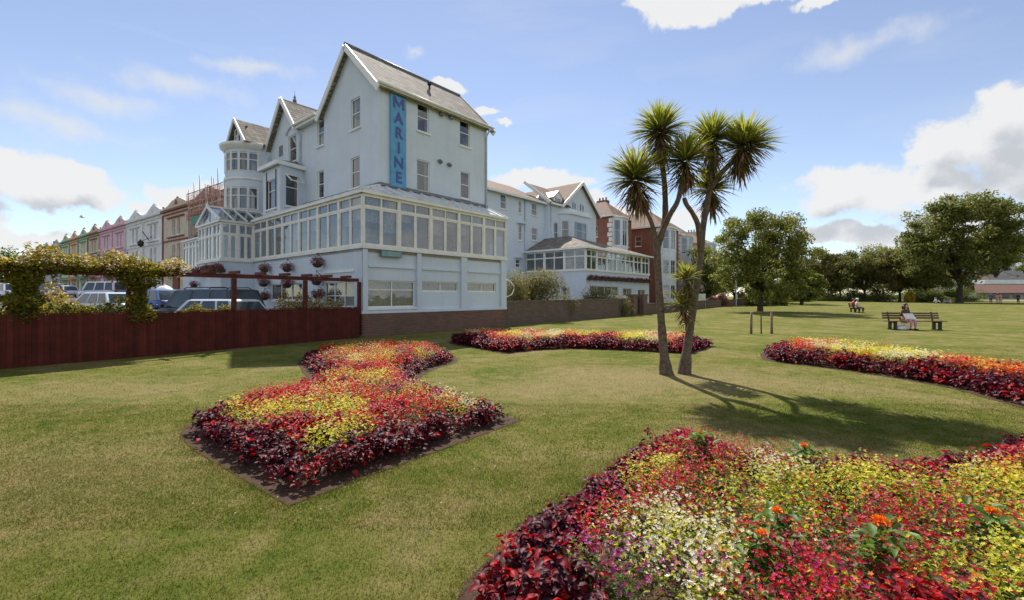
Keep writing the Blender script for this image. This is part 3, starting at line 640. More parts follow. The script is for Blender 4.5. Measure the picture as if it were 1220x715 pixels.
    facade(m, *RF(SY0), SX0, SX1, 0, zs-.1, ho); facade(m, *LF(SX0), SY0, SY1, 0, zs-.1, [(5.6,6.5,1.0,2.6)]); facade(m, (SX1,0), (0,1), (-1,0), SY0, SY1, 0, zg)
    m.build('sun_lounge_wall', M['blue_render'], H)
    for i, h in enumerate(ho): window(H, *RF(SY0), *h, cols=4 if i == 0 else 2, bars=(), curt=.5, sill=False)
    window(H, *LF(SX0), 5.6, 6.5, 1.0, 2.6, curt=.5)
    m = MB(); m.box((SX0+.1,SY0+.1,3.9),(SX1-.1,SY1,3.98)); m.box((SX0+3,SY1-.6,4),(SX1-1,SY1-.2,5.8)); m.build('sun_lounge_floor', M['con_inner'], H)
    m = MB(); e = .35; A = (SX0-e,SY0-e,zg+.1); B = (SX1+e,SY0-e,zg+.1); C_ = (SX1+e,SY1,7.7); D = (SX0+3.2,SY1-3.0,7.75); E = (SX0-e,SY1,zg+.5)
    Dw = (SX0+3.2,SY1,7.75)
    m.slab([A,B,(SX1+e,SY1-3.0,7.4),D], .1); m.slab([(SX1+e,SY1-3.0,7.4),(SX1+e,SY1,7.4),Dw,D], .1); m.slab([A,D,(SX0-e,SY1,zg+.1)], .1); m.slab([D,Dw,(SX0-e,SY1,zg+.1)], .1)
    m.build('sun_lounge_roof', M['slate'], H)
    m = MB(); m.box((SX0-e-.05,SY0-e-.08,zg-.02),(SX1+e,SY0-e,zg+.14)); m.box((SX0-e-.08,SY0-e,zg-.02),(SX0-e,SY1,zg+.14)); m.build('sun_lounge_gutter', M['white_paint'], H)
    return H

def bay_house(name, x, y, wd, dp, z, rh, label, wall='red_brick', roofm='brown_tile', gz0=.3):
    """brick terraced house with white full-height bay, side wall facing the hotel, hipped roof"""
    H = empty(name, (*HF.w(x, y), gz0), HF.rz, label, 'house'); z -= gz0
    m = MB(); hs = [(wd*.68,wd*.86,1.2,3.0),(wd*.68,wd*.86,4.6,6.4),(wd*.68,wd*.86,8.0,9.6)]
    facade(m, (0,0), (1,0), (0,1), 0, wd, 0, z, hs)
    sw = [(dp*.3,dp*.3+.9,z-2.6,z-1.2),(dp*.6,dp*.6+.9,z-6,z-4.5)]
    facade(m, (0,0), (0,1), (1,0), 0, dp, 0, z, sw); facade(m, (wd,0), (0,1), (-1,0), 0, dp, 0, z); facade(m, (0,dp), (1,0), (0,-1), 0, wd, 0, z); m.build('wall', M[wall], H)
    for h in hs: window(H, (0,0), (1,0), (0,1), *h, curt=.5)
    for h in sw: window(H, (0,0), (0,1), (1,0), *h, curt=0)
    m = MB(); rz = z+rh; x0, x1 = -.3, wd+.2; y0, y1 = -.35, dp+.3; yr0 = min(wd, dp)*.42; xm = wd/2
    if dp > wd: r0, r1 = (xm, yr0, rz), (xm, dp-yr0, rz)
    else: r0, r1 = (xm-.5, dp/2, rz), (xm+.5, dp/2, rz)
    c = [(x0,y0,z),(x1,y0,z),(x1,y1,z),(x0,y1,z)]
    m.add(c+[r0, r1], [(0,1,4),(1,2,5,4),(2,3,5),(3,0,4,5),(3,2,1,0)]); rf = m.build('roof', M[roofm], H)
    m = MB(); m.box((wd-.9,dp*.5,z),(wd-.1,dp*.5+1.6,rz+.7)); ch = m.build('chimney', M[wall], rf)
    m = MB()
    for k in range(3): m.lathe((wd-.5,dp*.5+.3+k*.5,rz+.7), [(.12,0),(.12,.4),(.09,.45)], 8)
    m.build('chimney_pots', M['terracotta'], ch if False else rf)
    m = MB(); m.box((x0,y0-.06,z-.2),(x1,y0+.02,z-.003)); m.box((x0-.06,y0,z-.2),(x0+.02,y1,z-.003)); m.build('gutter', M['white_paint'], H)
    # quoins down the front corner
    m = MB()
    for k in range(int(z/.6)): m.box((-.03,-.03,k*.6),(.35 if k % 2 else .55,.02,k*.6+.5)); m.box((-.03,.02,k*.6),(.02,.55 if k % 2 else .35,k*.6+.5))
    m.build('quoins', M['cream_paint'], H)
    a, b = wd*.06, wd*.56; poly = [(a,0),(a+.55,-1.0),(b-.55,-1.0),(b,0)]
    for z0, z1 in ((.8,3.2),(4.2,6.6),(7.6,z-.35)):
        mw = MB()
        for i in range(3):
            p = Vector(poly[i]); q = Vector(poly[i+1]); d = q-p; L = d.length; d.normalize(); nn = Vector((-d.y, d.x)); hw = (L*.14,L*.86,z0+.25,z1-.25)
            facade(mw, p, d, nn, 0, L, z0, z1, [hw]); window(H, p, d, nn, *hw, cols=1 if i != 1 else 2, bars=(.6,), curt=.5, sill=False)
        mw.build('bay_wall', M['white_render'], H)
    for z0 in (0, 3.2, 6.6): m = MB(); m.prism([(px_,py_,z0+.003) for px_, py_ in poly], (0,0,.79 if z0 == 0 else .99)); m.build('bay_apron', M['white_render'], H)
    m = MB(); pp = [(a-.15,0,z-.34),(a+.45,-1.2,z-.34),(b-.45,-1.2,z-.34),(b+.15,0,z-.34)]
    m.prism(pp, (0,0,.2)); m.build('bay_cornice', M['white_paint'], H)
    return H
# ================================================================ coloured terrace on the left
TF = Frame(-40.8, 53.2, .809, -.587)
def terrace_house(px0, px1, label, wall, trim, gables, ztop=11.5, col_roof='lead', zb=1.6, extra=0):
    x0 = TF.X(px0, 0); x1 = TF.X(px1, 0)
    if x0 > x1: x0, x1 = x1, x0
    W = x1-x0-.02; o = TF.w(x0, 0); H = empty('terraced_house', (*o, zb), TF.rz, label, 'house', 'terrace of coloured seafront houses')
    zc = ztop-zb; fl = [(.9,2.6),(4.0,6.0),(7.0,8.8)]; hs = []
    for bi in range(gables):
        c = W*(bi+.5)/gables; ww = min(.75, W/gables*.15)
        for z0, z1 in fl:
            for s in (-1, 1): hs.append((c+s*ww*1.0-ww*.5, c+s*ww*1.0+ww*.5, z0, z1))
    m = MB(); facade(m, (0,0), (1,0), (0,1), 0, W, 0, zc, hs, depth=.2)
    facade(m, (0,0), (0,1), (1,0), 0, 9, 0, zc); facade(m, (W,0), (0,1), (-1,0), 0, 9, 0, zc); facade(m, (0,9), (1,0), (0,-1), 0, W, 0, zc)
    for bi in range(gables):                             # shaped parapet gables
        c = W*(bi+.5)/gables; g = W/gables*.5; hp_ = (1.2,1.3,1.15,1.28)[(int(px0)+bi) % 4]; prof = [(-1,.5),(-.84,.5),(-.70,.58),(-.48,.86),(-.3,1.08),(-.14,hp_-.06),(-.13,hp_+.05),(.13,hp_+.05),(.14,hp_-.06),(.3,1.08),(.48,.86),(.70,.58),(.84,.5),(1,.5)]
        m.prism([(c+g*a*.995, 0, zc+b*1.0) for a, b in prof]+[(c+g*.995,0,zc),(c-g*.995,0,zc)], (0,.3,0))
    m.build('wall', M[wall], H)
    for h in hs: window(H, (0,0), (1,0), (0,1), *h, depth=.16, bars=(.5,), curt=.5 if h[2] > 3 else 0, fw=.07)
    m = MB(); m.box((-.02,-.28,zc-.12),(W+.02,-.003,zc+.12)); m.box((-.02,-.12,zc-.5),(W+.02,-.003,zc-.38)); m.box((0,-.1,6.35),(W,-.003,6.5)); m.box((0,-.12,3.3),(W,-.003,3.5))
    for k in range(gables+1): u = W*k/gables; m.box((max(0,u-.16),-.1,.1),(min(W,u+.16),-.003,zc-.5))
    for bi in range(gables):
        c = W*(bi+.5)/gables; m.box((c-W/gables*.3,-.2,8.95),(c+W/gables*.3,-.003,9.1)); m.box((c-W/gables*.3,-.2,6.75),(c+W/gables*.3,-.003,6.85))
        m.prism([(c-.45,-.06,zc+.55),(c+.45,-.06,zc+.55),(c,-.06,zc+1.1)], (0,.057,0)); m.lathe((c,.15,zc+hp_+.05), [(.14,0),(.16,.1),(.08,.18),(.03,.25)], 6)
    m.build('trim', M[trim], H)
    m = MB(); m.slab([(0,.3,zc-.1),(W,.3,zc-.1),(W,4.5,zc+1.1),(0,4.5,zc+1.1)], .08); m.slab([(0,8.9,zc-.1),(W,8.9,zc-.1),(W,4.5,zc+1.1),(0,4.5,zc+1.1)], .08); rf = m.build('roof', M['dark_slate'], H)
    m = MB(); m.box((W-.5,3.9,zc),(W-.02,5.6,zc+2.5))
    for k in range(3): m.lathe((W-.26,4.2+k*.5,zc+2.5), [(.12,0),(.12,.4),(.08,.45)], 6)
    m.build('chimney', M['red_brick'], rf)
    m = MB(); m.prism([(W*.12,-1.0,2.9),(W*.88,-1.0,2.9),(W*.88,-.003,3.25),(W*.12,-.003,3.25)], (0,0,.08)); m.build('awning', M[trim], H)
    m = MB(); m.box((W*.4,-.06,0),(W*.6,-.003,2.3)); m.build('door', M[trim], H)
    return H
def wallmat(n, c): M[n] = mat(n, c, .8, .08, 1.2, .1, 30)
wallmat('w_white', (.76,.76,.76)); wallmat('w_pink', (.72,.50,.57)); wallmat('w_cream', (.62,.53,.41)); wallmat('w_green', (.60,.64,.46)); wallmat('w_orange', (.70,.54,.38)); wallmat('w_rust', (.42,.24,.17))
wallmat('w_buff', (.58,.48,.36)); wallmat('w_grey', (.46,.44,.44)); wallmat('t_red', (.26,.08,.06)); wallmat('t_pink', (.62,.38,.46)); wallmat('t_green', (.16,.30,.20)); wallmat('t_orange', (.50,.25,.12)); wallmat('t_white', (.7,.7,.7)); wallmat('t_brown', (.25,.13,.09))
def terrace():
    terrace_house(227, 268, 'rust brown terraced house behind scaffolding, nearest to the glazed porch', 'w_rust', 'w_buff', 1)
    h = terrace_house(194.3, 227, 'cream terraced house with dark red pediment and awning', 'w_cream', 't_red', 1)
    terrace_house(171.3, 194, 'white terraced house with a black wall lantern, beside the cream and red one', 'w_white', 't_white', 1)
    terrace_house(151, 171, 'white terraced house joined to the pink house', 'w_white', 't_white', 1)
    terrace_house(119.3, 150.7, 'pink double fronted terraced house', 'w_pink', 't_pink', 2)
    terrace_house(105, 119, 'buff terraced house with brown pediment, next to the pink house', 'w_buff', 't_brown', 1)
    terrace_house(93.5, 104.8, 'pale green terraced house with dark green cornice, third along from pink', 'w_green', 't_green', 1)
    terrace_house(83, 93.3, 'orange trimmed buff terraced house between two green ones', 'w_orange', 't_orange', 1)
    terrace_house(73, 82.8, 'green terraced house at the end of the coloured row', 'w_green', 't_green', 1)
    terrace_house(40, 72.6, 'long grey rendered house beyond the coloured row', 'w_grey', 'w_grey', 3, ztop=11.2)
    # lantern
    x = TF.X(181, 0); o = TF.w(x, -.5); e = empty('wall_lantern', (*o, 8.6), TF.rz, 'black bracket lantern on the white terraced house', 'lantern')
    m = MB(); m.bar((0,.5,.4),(0,-.6,-.3), .06, .06); m.bar((-.5,-.3,1.0),(.1,.2,-.1), .07, .07); m.build('bracket', M['iron'], e); m = MB(); m.lathe((0,-.6,-.95), [(.05,0),(.28,.15),(.34,.6),(.1,.8),(.03,.95)], 8); m.build('lamp', M['iron'], e)
    # scaffolding with orange netting
    x0 = TF.X(229, -1.3); x1 = TF.X(272, -1.3); o = TF.w(x0, -1.6); W = x1-x0
    e = empty('scaffolding', (*o, 1.6), TF.rz, 'metal scaffolding with orange netting round a terraced house', 'scaffolding')
    n = 6
    for k in range(n+1):
        for y in (0, 1.2):
            m = MB(); m.tube([(W*k/n,y,0),(W*k/n,y,10.6+.5*(k % 3))], .045, 6); m.build('pole', M['grey_metal'], e)
    for z in (2, 4, 6, 8, 9.2, 10.2):
        for y in (0, 1.2): m = MB(); m.tube([(-.4,y,z),(W+.4,y,z)], .04, 6); m.build('rail', M['grey_metal'], e)
    for z in (4, 6, 8): m = MB(); m.box((-.2,.1,z+.05),(W+.2,1.1,z+.11)); m.build('walkway', M['stake'], e)
    m, nt, ns, ln = newmat('netting'); ou = nd(ns,'ShaderNodeOutputMaterial'); d = nd(ns,'ShaderNodeBsdfDiffuse'); d.inputs[0].default_value = (.42,.15,.10,1); t = nd(ns,'ShaderNodeBsdfTransparent'); mx = nd(ns,'ShaderNodeMixShader')
    tc = nd(ns,'ShaderNodeTexCoord'); nn = nd(ns,'ShaderNodeTexNoise'); nn.inputs['Scale'].default_value = 5; r = ramp(ns,[(.35,(.12,)*3),(.6,(.6,)*3)]); ln.new(tc.outputs['Object'],nn.inputs[0]); ln.new(nn.outputs[0],r.inputs[0]); ln.new(r.outputs[0],mx.inputs[0]); ln.new(t.outputs[0],mx.inputs[1]); ln.new(d.outputs[0],mx.inputs[2]); ln.new(mx.outputs[0],ou.inputs[0]); M['netting'] = m
    m = MB(); nx = 24
    for (z0, z1) in ((7.4,8.5),(8.8,10.1)):
        vs = []
        for k in range(nx+1): u = -.3+(W+.6)*k/nx; w_ = .1*math.sin(k*1.7); vs += [(u,-.12+w_,z0+.15*math.sin(k)),(u,-.12-w_,z1+.12*math.sin(k*1.3))]
        m.add(vs, [(2*k,2*k+2,2*k+3,2*k+1) for k in range(nx)])
    m.build('netting', M['netting'], e)
    M['green_board'] = mat('green_board', (.04,.20,.13), .5); m = MB(); a = TF.X(227,-1.8)-x0; b = TF.X(241,-1.8)-x0; m.box((a,-.2,7.0),(b,-.14,7.8)); m.build('board', M['green_board'], e)
def brick_row():
    bay_house('brick_house', 41, 10.4, 5.6, 6.5, 12.0, 2.4, 'red brick house with a pale bay, directly beside the white annexe')
    bay_house('brick_house', 49, 7.4, 6.5, 9, 11.3, 2.6, 'red brick house with brown hipped roof, seen behind the left palm trunk')
    bay_house('brick_house', 58, 8.2, 6, 8, 11.2, 2.3, 'red brick house with white bay between the two palm trunks')
    bay_house('brick_house', 69, 8.2, 7, 7, 11.0, 2.0, 'buff house with a tiled roof, last of the row beside the trees', 'w_buff')
# ================================================================ ground
def grasscolor(ns, ln, pos):
    n1 = nd(ns,'ShaderNodeTexNoise'); n1.inputs['Scale'].default_value = .55; n1.inputs['Detail'].default_value = 5; n1.inputs['Roughness'].default_value = .6; n1.inputs['Distortion'].default_value = .6
    n2 = nd(ns,'ShaderNodeTexNoise'); n2.inputs['Scale'].default_value = 3.2; n2.inputs['Detail'].default_value = 6; n2.inputs['Roughness'].default_value = .7
    n3 = nd(ns,'ShaderNodeTexNoise'); n3.inputs['Scale'].default_value = 45; n3.inputs['Detail'].default_value = 3
    mp = nd(ns,'ShaderNodeMapping'); mp.inputs['Scale'].default_value = (.9,1,1); ln.new(pos, mp.inputs[0])
    for n in (n1, n2): ln.new(mp.outputs[0], n.inputs['Vector'])
    ln.new(pos, n3.inputs['Vector'])
    r1 = ramp(ns, [(.34,(.072,.108,.015)),(.46,(.128,.138,.028)),(.53,(.178,.162,.050)),(.62,(.255,.200,.098))]); ln.new(n1.outputs[0], r1.inputs[0])
    r2 = ramp(ns, [(.36,(.058,.090,.012)),(.50,(.132,.135,.031)),(.66,(.240,.190,.088))]); ln.new(n2.outputs[0], r2.inputs[0])
    mx = nd(ns,'ShaderNodeMixRGB'); mx.inputs[0].default_value = .5; ln.new(r1.outputs[0], mx.inputs[1]); ln.new(r2.outputs[0], mx.inputs[2])
    for (wx, wy, wr, wf) in ((2.9,9.9,2.6,.75),(1.0,8.6,2.4,.5),(-4.6,4.6,2.2,.4),(5.6,9.3,1.6,.5),(-7.5,8.6,2.6,.4)):     # turf worn thin and dry
        sb = nd(ns,'ShaderNodeVectorMath',operation='SUBTRACT'); ln.new(pos, sb.inputs[0]); sb.inputs[1].default_value = (wx,wy,0); sc = nd(ns,'ShaderNodeVectorMath',operation='MULTIPLY'); ln.new(sb.outputs[0], sc.inputs[0]); sc.inputs[1].default_value = (.75/wr,1.1/wr,0)
        le = nd(ns,'ShaderNodeVectorMath',operation='LENGTH'); ln.new(sc.outputs[0], le.inputs[0]); a1 = nd(ns,'ShaderNodeMath',operation='SUBTRACT'); ln.new(n2.outputs[0], a1.inputs[0]); ln.new(le.outputs['Value'], a1.inputs[1])
        mr = nd(ns,'ShaderNodeMapRange'); mr.interpolation_type = 'SMOOTHSTEP'; ln.new(a1.outputs[0], mr.inputs[0]); mr.inputs[1].default_value = -.6; mr.inputs[2].default_value = .45; mr.inputs[4].default_value = wf
        mw = nd(ns,'ShaderNodeMixRGB'); ln.new(mr.outputs[0], mw.inputs[0]); ln.new(mx.outputs[0], mw.inputs[1]); mw.inputs[2].default_value = (.25,.195,.098,1); mx = mw
    r3 = ramp(ns, [(.3,(.62,.62,.6)),(.7,(1.35,1.35,1.3))]); ln.new(n3.outputs[0], r3.inputs[0])
    m3 = nd(ns,'ShaderNodeMixRGB', blend_type='MULTIPLY'); m3.inputs[0].default_value = .5; ln.new(mx.outputs[0], m3.inputs[1]); ln.new(r3.outputs[0], m3.inputs[2])
    return m3.outputs[0], n3.outputs[0]
def grass_mats():
    m, nt, ns, ln = newmat('lawn'); o = nd(ns,'ShaderNodeOutputMaterial'); b = nd(ns,'ShaderNodeBsdfPrincipled'); ln.new(b.outputs[0], o.inputs[0])
    b.inputs['Roughness'].default_value = 1; b.inputs['Specular IOR Level'].default_value = .05
    g = nd(ns,'ShaderNodeNewGeometry'); c, h = grasscolor(ns, ln, g.outputs['Position']); ln.new(c, b.inputs['Base Color'])
    n4 = nd(ns,'ShaderNodeTexNoise'); n4.inputs['Scale'].default_value = 28; n4.inputs['Detail'].default_value = 6; n4.inputs['Roughness'].default_value = .75; ln.new(g.outputs['Position'], n4.inputs['Vector'])
    bp = nd(ns,'ShaderNodeBump'); bp.inputs['Strength'].default_value = .8; bp.inputs['Distance'].default_value = .03; ln.new(n4.outputs[0], bp.inputs['Height']); ln.new(bp.outputs[0], b.inputs['Normal'])
    M['lawn'] = m
    m, nt, ns, ln = newmat('grass_blade'); o = nd(ns,'ShaderNodeOutputMaterial'); d = nd(ns,'ShaderNodeBsdfDiffuse'); t = nd(ns,'ShaderNodeBsdfTranslucent')
    g = nd(ns,'ShaderNodeNewGeometry'); c, h = grasscolor(ns, ln, g.outputs['Position'])
    rr = ramp(ns, [(0,(1.0,1.05,.9)),(.8,(1.28,1.24,1.08)),(.96,(1.85,1.65,1.35))]); ln.new(g.outputs['Random Per Island'], rr.inputs[0])
    mu = nd(ns,'ShaderNodeMixRGB', blend_type='MULTIPLY'); mu.inputs[0].default_value = 1; ln.new(c, mu.inputs[1]); ln.new(rr.outputs[0], mu.inputs[2])
    ln.new(mu.outputs[0], d.inputs[0]); ln.new(mu.outputs[0], t.inputs[0])
    x = nd(ns,'ShaderNodeMixShader'); x.inputs[0].default_value = .4; ln.new(d.outputs[0], x.inputs[1]); ln.new(t.outputs[0], x.inputs[2]); ln.new(x.outputs[0], o.inputs[0]); M['grass_blade'] = m
FF = Frame(-12.27, 10.9, .577, .817)
def gzl(x, y):                                        # car park and street, rising gently away from the fence
    d = (x-FF.o[0])*FF.n[0]+(y-FF.o[1])*FF.n[1]; return .15+.03*min(max(d, 0), 50)
def ground():
    xs = np.concatenate([-np.geomspace(3200,66,9), np.linspace(-60,130,96), np.geomspace(140,3200,9)]); ys = np.concatenate([[-3000,-600,-100,-30,-10], np.linspace(-4,144,75), np.geomspace(150,4000,12)])
    V = [(x,y,gz(x,y)+.10*math.sin(x*.13+1)*min(1,max(0,(y-22)/20))*math.sin(y*.09)) for y in ys for x in xs]; nx = len(xs)
    Fc = [(j*nx+i, j*nx+i+1, (j+1)*nx+i+1, (j+1)*nx+i) for j in range(len(ys)-1) for i in range(nx-1)]
    m = MB(); m.add(V, Fc, 0, True); tag(m.build('lawn', M['lawn'], fix=False), kind='structure')
    m = MB(); us = [-30,-12,0,10,20,30,60,110]; vs = [.12,2,8,20,46,70,120]
    V = []
    for v in vs:
        for u in us:
            x, y = FF.w(u, v); V.append((x,y,gzl(x,y)))
    n = len(us); m.add(V, [(j*n+i,j*n+i+1,(j+1)*n+i+1,(j+1)*n+i) for j in range(len(vs)-1) for i in range(n-1)])
    tag(m.build('car_park', M['asphalt']), kind='structure')
    m = MB()                                             # pavement in front of the coloured terrace, with its kerb
    p = [TF.w(-75,-5), TF.w(22,-5), TF.w(22,-.0), TF.w(-75,-.0)]; m.prism([(a,b,1.5) for a,b in p], (0,0,.13)); tag(m.build('pavement', M['paving']), kind='structure')
# ================================================================ flower beds
def bedmats():
    L = leafmat
    return [L('coleus_dark', (.022,.005,.012), (.12,.018,.030), .25, .5, spec=.18), L('coleus_red', (.16,.008,.015), (.50,.025,.025), .4, .5, spec=.2), L('foliage_green', (.045,.09,.012), (.15,.21,.03), .4, .5),
            L('lime', (.26,.30,.025), (.56,.53,.07), .45), L('yellow', (.68,.60,.04), (.86,.78,.16), .45), L('red', (.50,.005,.008), (.85,.045,.015), .4), L('magenta', (.38,.008,.09), (.68,.03,.22), .4),
            L('purple', (.18,.01,.12), (.38,.03,.26), .35), L('cream', (.60,.52,.28), (.78,.72,.48), .35), L('white', (.74,.72,.62), (.86,.85,.80), .35), L('orange', (.70,.13,.01), (.85,.32,.03), .35), L('salmon', (.62,.16,.10), (.78,.36,.24), .35), L('crimson', (.36,.003,.012), (.66,.008,.035), .4)]
def bed(name, poly, seed, dens, fl, border, label, palette, size=1.0, psc=2.4, pins=(), border_dens=1.0, hh=1.0):
    rg = np.random.default_rng(seed); P = smoothpoly(poly, 2)
    xs = [p[0] for p in P]; ys = [p[1] for p in P]
    # soil: gently mounded sheet cut to the outline
    b = bmesh.new(); vs = [b.verts.new((x,y,gz(x,y)+.006)) for x, y in P]; f = b.faces.new(vs); r = bmesh.ops.inset_region(b, faces=[f], thickness=.16, depth=0)
    for v in b.verts:
        if v not in vs: v.co.z += .075
    bmesh.ops.triangulate(b, faces=b.faces[:]); me = bpy.data.meshes.new('bed_soil'); b.to_mesh(me); b.free(); me.materials.append(M['soil'])
    o = bpy.data.objects.new('bed_soil', me); COL.objects.link(o); tag(o, kind='structure')
    area = (max(xs)-min(xs))*(max(ys)-min(ys)); n = int(area*85)
    x = rg.uniform(min(xs), max(xs), n*2); y = rg.uniform(min(ys), max(ys), n*2); k = inpoly(x, y, P); x, y = x[k], y[k]; d = edist(x, y, P)
    k = d > (.19 if name == 'A' else .15); x, y, d = x[k], y[k], d[k]
    # patches of bedding
    area_in = len(x)/(2*85.); ns_ = max(8, int(area_in*psc)); ci = rg.integers(0, len(x), ns_); cx, cy = x[ci], y[ci]; cc = rg.choice(len(palette), ns_, p=np.array([p[1] for p in palette])/sum(p[1] for p in palette))
    keep = np.ones(len(cx), bool)
    for (qx, qy, qr, qc) in pins: keep &= np.hypot(cx-qx, cy-qy) > qr
    cx, cy, cc = cx[keep], cy[keep], cc[keep]
    for (qx, qy, qr, qc) in pins: cx = np.append(cx, qx); cy = np.append(cy, qy); cc = np.append(cc, qc)
    wob = .08; dd = (x[:,None]-cx+rg.normal(0,wob,(len(x),1)))**2+(y[:,None]-cy+rg.normal(0,wob,(len(x),1)))**2; cls = cc[dd.argmin(1)]
    nz = .5+.5*np.sin(x*3.1+y*1.7+seed)*np.sin(y*2.7-x*1.3)
    bd = d < border+.12*nz+(.55*np.exp(-((x-.5)**2+(y-2.1)**2)/.5)*.6 if name == 'B' else 0)
    parts = []; edging = []
    def leaves(x, y, z0, z1, cnt, L, W, mats_, zmin, zmax, T, up=.0):
        """foliage leaves round each plant"""
        m_ = len(x); Z = rg.uniform(0,1,m_*cnt)**.7; sp_ = 1.15-.75*Z; X = np.repeat(x, cnt)+sp_*np.clip(rg.normal(0,.055*size,m_*cnt),-.08,.08); Y = np.repeat(y, cnt)+sp_*np.clip(rg.normal(0,.055*size,m_*cnt),-.08,.08)
        Z = np.repeat(z0, cnt)+(np.repeat(z1, cnt)-np.repeat(z0, cnt))*Z
        a = rg.uniform(0,2*PI,m_*cnt); zz = rg.uniform(zmin,zmax,m_*cnt); r = np.sqrt(1-zz**2)
        D = np.stack([r*np.cos(a), r*np.sin(a), zz],1); N = np.stack([rg.normal(0,.35,m_*cnt), rg.normal(0,.35,m_*cnt), np.ones(m_*cnt)],1)
        l = L*rg.uniform(.45,1.4,m_*cnt); return scatter(T, np.stack([X,Y,Z],1), D, N, l, l*W, rg.choice(mats_, m_*cnt))
    zg = np.array([gz(0, v) for v in y]); hgt = (.15+.17*np.clip((d-.12)/.6,0,1)+.07*nz+rg.normal(0,.04,len(x)))*hh
    # border: dark coleus
    q = bd & (rg.uniform(0,1,len(x)) < border_dens); xb, yb, zb, hb = x[q], y[q], zg[q], hgt[q]
    redp = (np.sin(xb*2.3+seed)+np.sin(yb*3.1-xb)+rg.normal(0,.5,len(xb))) > 1.35
    for sel, mm in ((~redp, [0,0,0,0,1]), (redp, [0,1,1])):
        if sel.sum(): edging.append(leaves(xb[sel], yb[sel], zb[sel]+.05, zb[sel]+hb[sel], int(dens*1.25), .062*size*(1.15 if name == 'B' else 1), .62, mm, -.45, .5, T_LEAF))
    # interior
    q = ~bd
    for i, (spec_, pr) in enumerate(palette):
        s = q & (cls == i)
        if not s.any(): continue
        xi, yi, zi, hi = x[s], y[s], zg[s], hgt[s]; kind, fol, flo, cnt = spec_
        if kind == 'coleus': parts.append(leaves(xi, yi, zi+.08, zi+hi, dens, .07*size, .6, fol, -.3, .6, T_LEAF)); 
        else: parts.append(leaves(xi, yi, zi+.06, zi+hi*.93, int(dens*.62), .050*size, .40, fol, -.1, .95, T_LEAF if size <= 1 else T_QUAD))
        c = int(fl*cnt)
        if c:
            m_ = len(xi); X = np.repeat(xi,c)+rg.normal(0,.06*size,m_*c); Y = np.repeat(yi,c)+rg.normal(0,.06*size,m_*c); Z = np.repeat(zi+hi,c)+rg.uniform(-.06,.09,m_*c)
            up = np.stack([rg.normal(0,.55,m_*c), rg.normal(-.25,.5,m_*c), np.ones(m_*c)],1); up /= np.linalg.norm(up,axis=1,keepdims=True)
            D = np.cross(up, rdir(m_*c)); l = .028*size*rg.uniform(.45,1.5,m_*c); parts.append(scatter(T_STAR, np.stack([X,Y,Z],1), D, up, l, l, rg.choice(flo, m_*c)))
    mats = BM
    v, l, t, mi = merge(edging); e = npmesh('coleus_edging', v, l, t, mats, mi); tag(e, 'dark burgundy leaves edging the '+label, 'foliage', kind='stuff')
    v, l, t, mi = merge(parts); e = npmesh('bedding_flowers', v, l, t, mats, mi); tag(e, 'mixed red, yellow and cream flowers filling the '+label, 'flowers', kind='stuff')
    return P
POLY_A = [(-4.62,5.95),(-1.86,3.78),(.14,6.40),(-.85,7.3),(-1.65,8.6),(-2.0,9.6),(-1.9,10.8),(-1.35,12.3),(-2.0,13.9),(-3.5,14.6),(-5.1,14.3),(-6.0,12.6),(-4.9,10.6),(-3.9,9.0),(-3.95,7.6)]
POLY_B = [(-.35,2.4),(-.28,2.85),(.26,3.58),(.69,4.18),(.98,4.58),(1.5,5.25),(1.95,5.35),(2.3,5.0),(2.9,4.5),(3.5,4.35),(4.1,4.5),(4.8,4.75),(5.6,5.3),(6.3,4.2),(6.6,2.8),(5.8,1.25),(3.5,1.0),(1.4,1.2),(.2,1.7)]
POLY_C = [(6.75,12.3),(7.75,10.9),(8.22,9.5),(8.35,8.6),(8.06,7.55),(7.8,6.0),(9.3,5.4),(10.6,6.8),(10.7,9.0),(10.4,11.0),(10.8,13.2),(9.1,14.9),(7.8,14.3)]
POLY_D = [(-2.7,17.2),(-.2,13.75),(.9,14.7),(1.96,15.1),(3.2,14.7),(4.39,14.2),(5.4,13.65),(7.2,16.0),(6.2,17.0),(3.6,17.4),(-.1,17.9),(-1.6,18.7)]
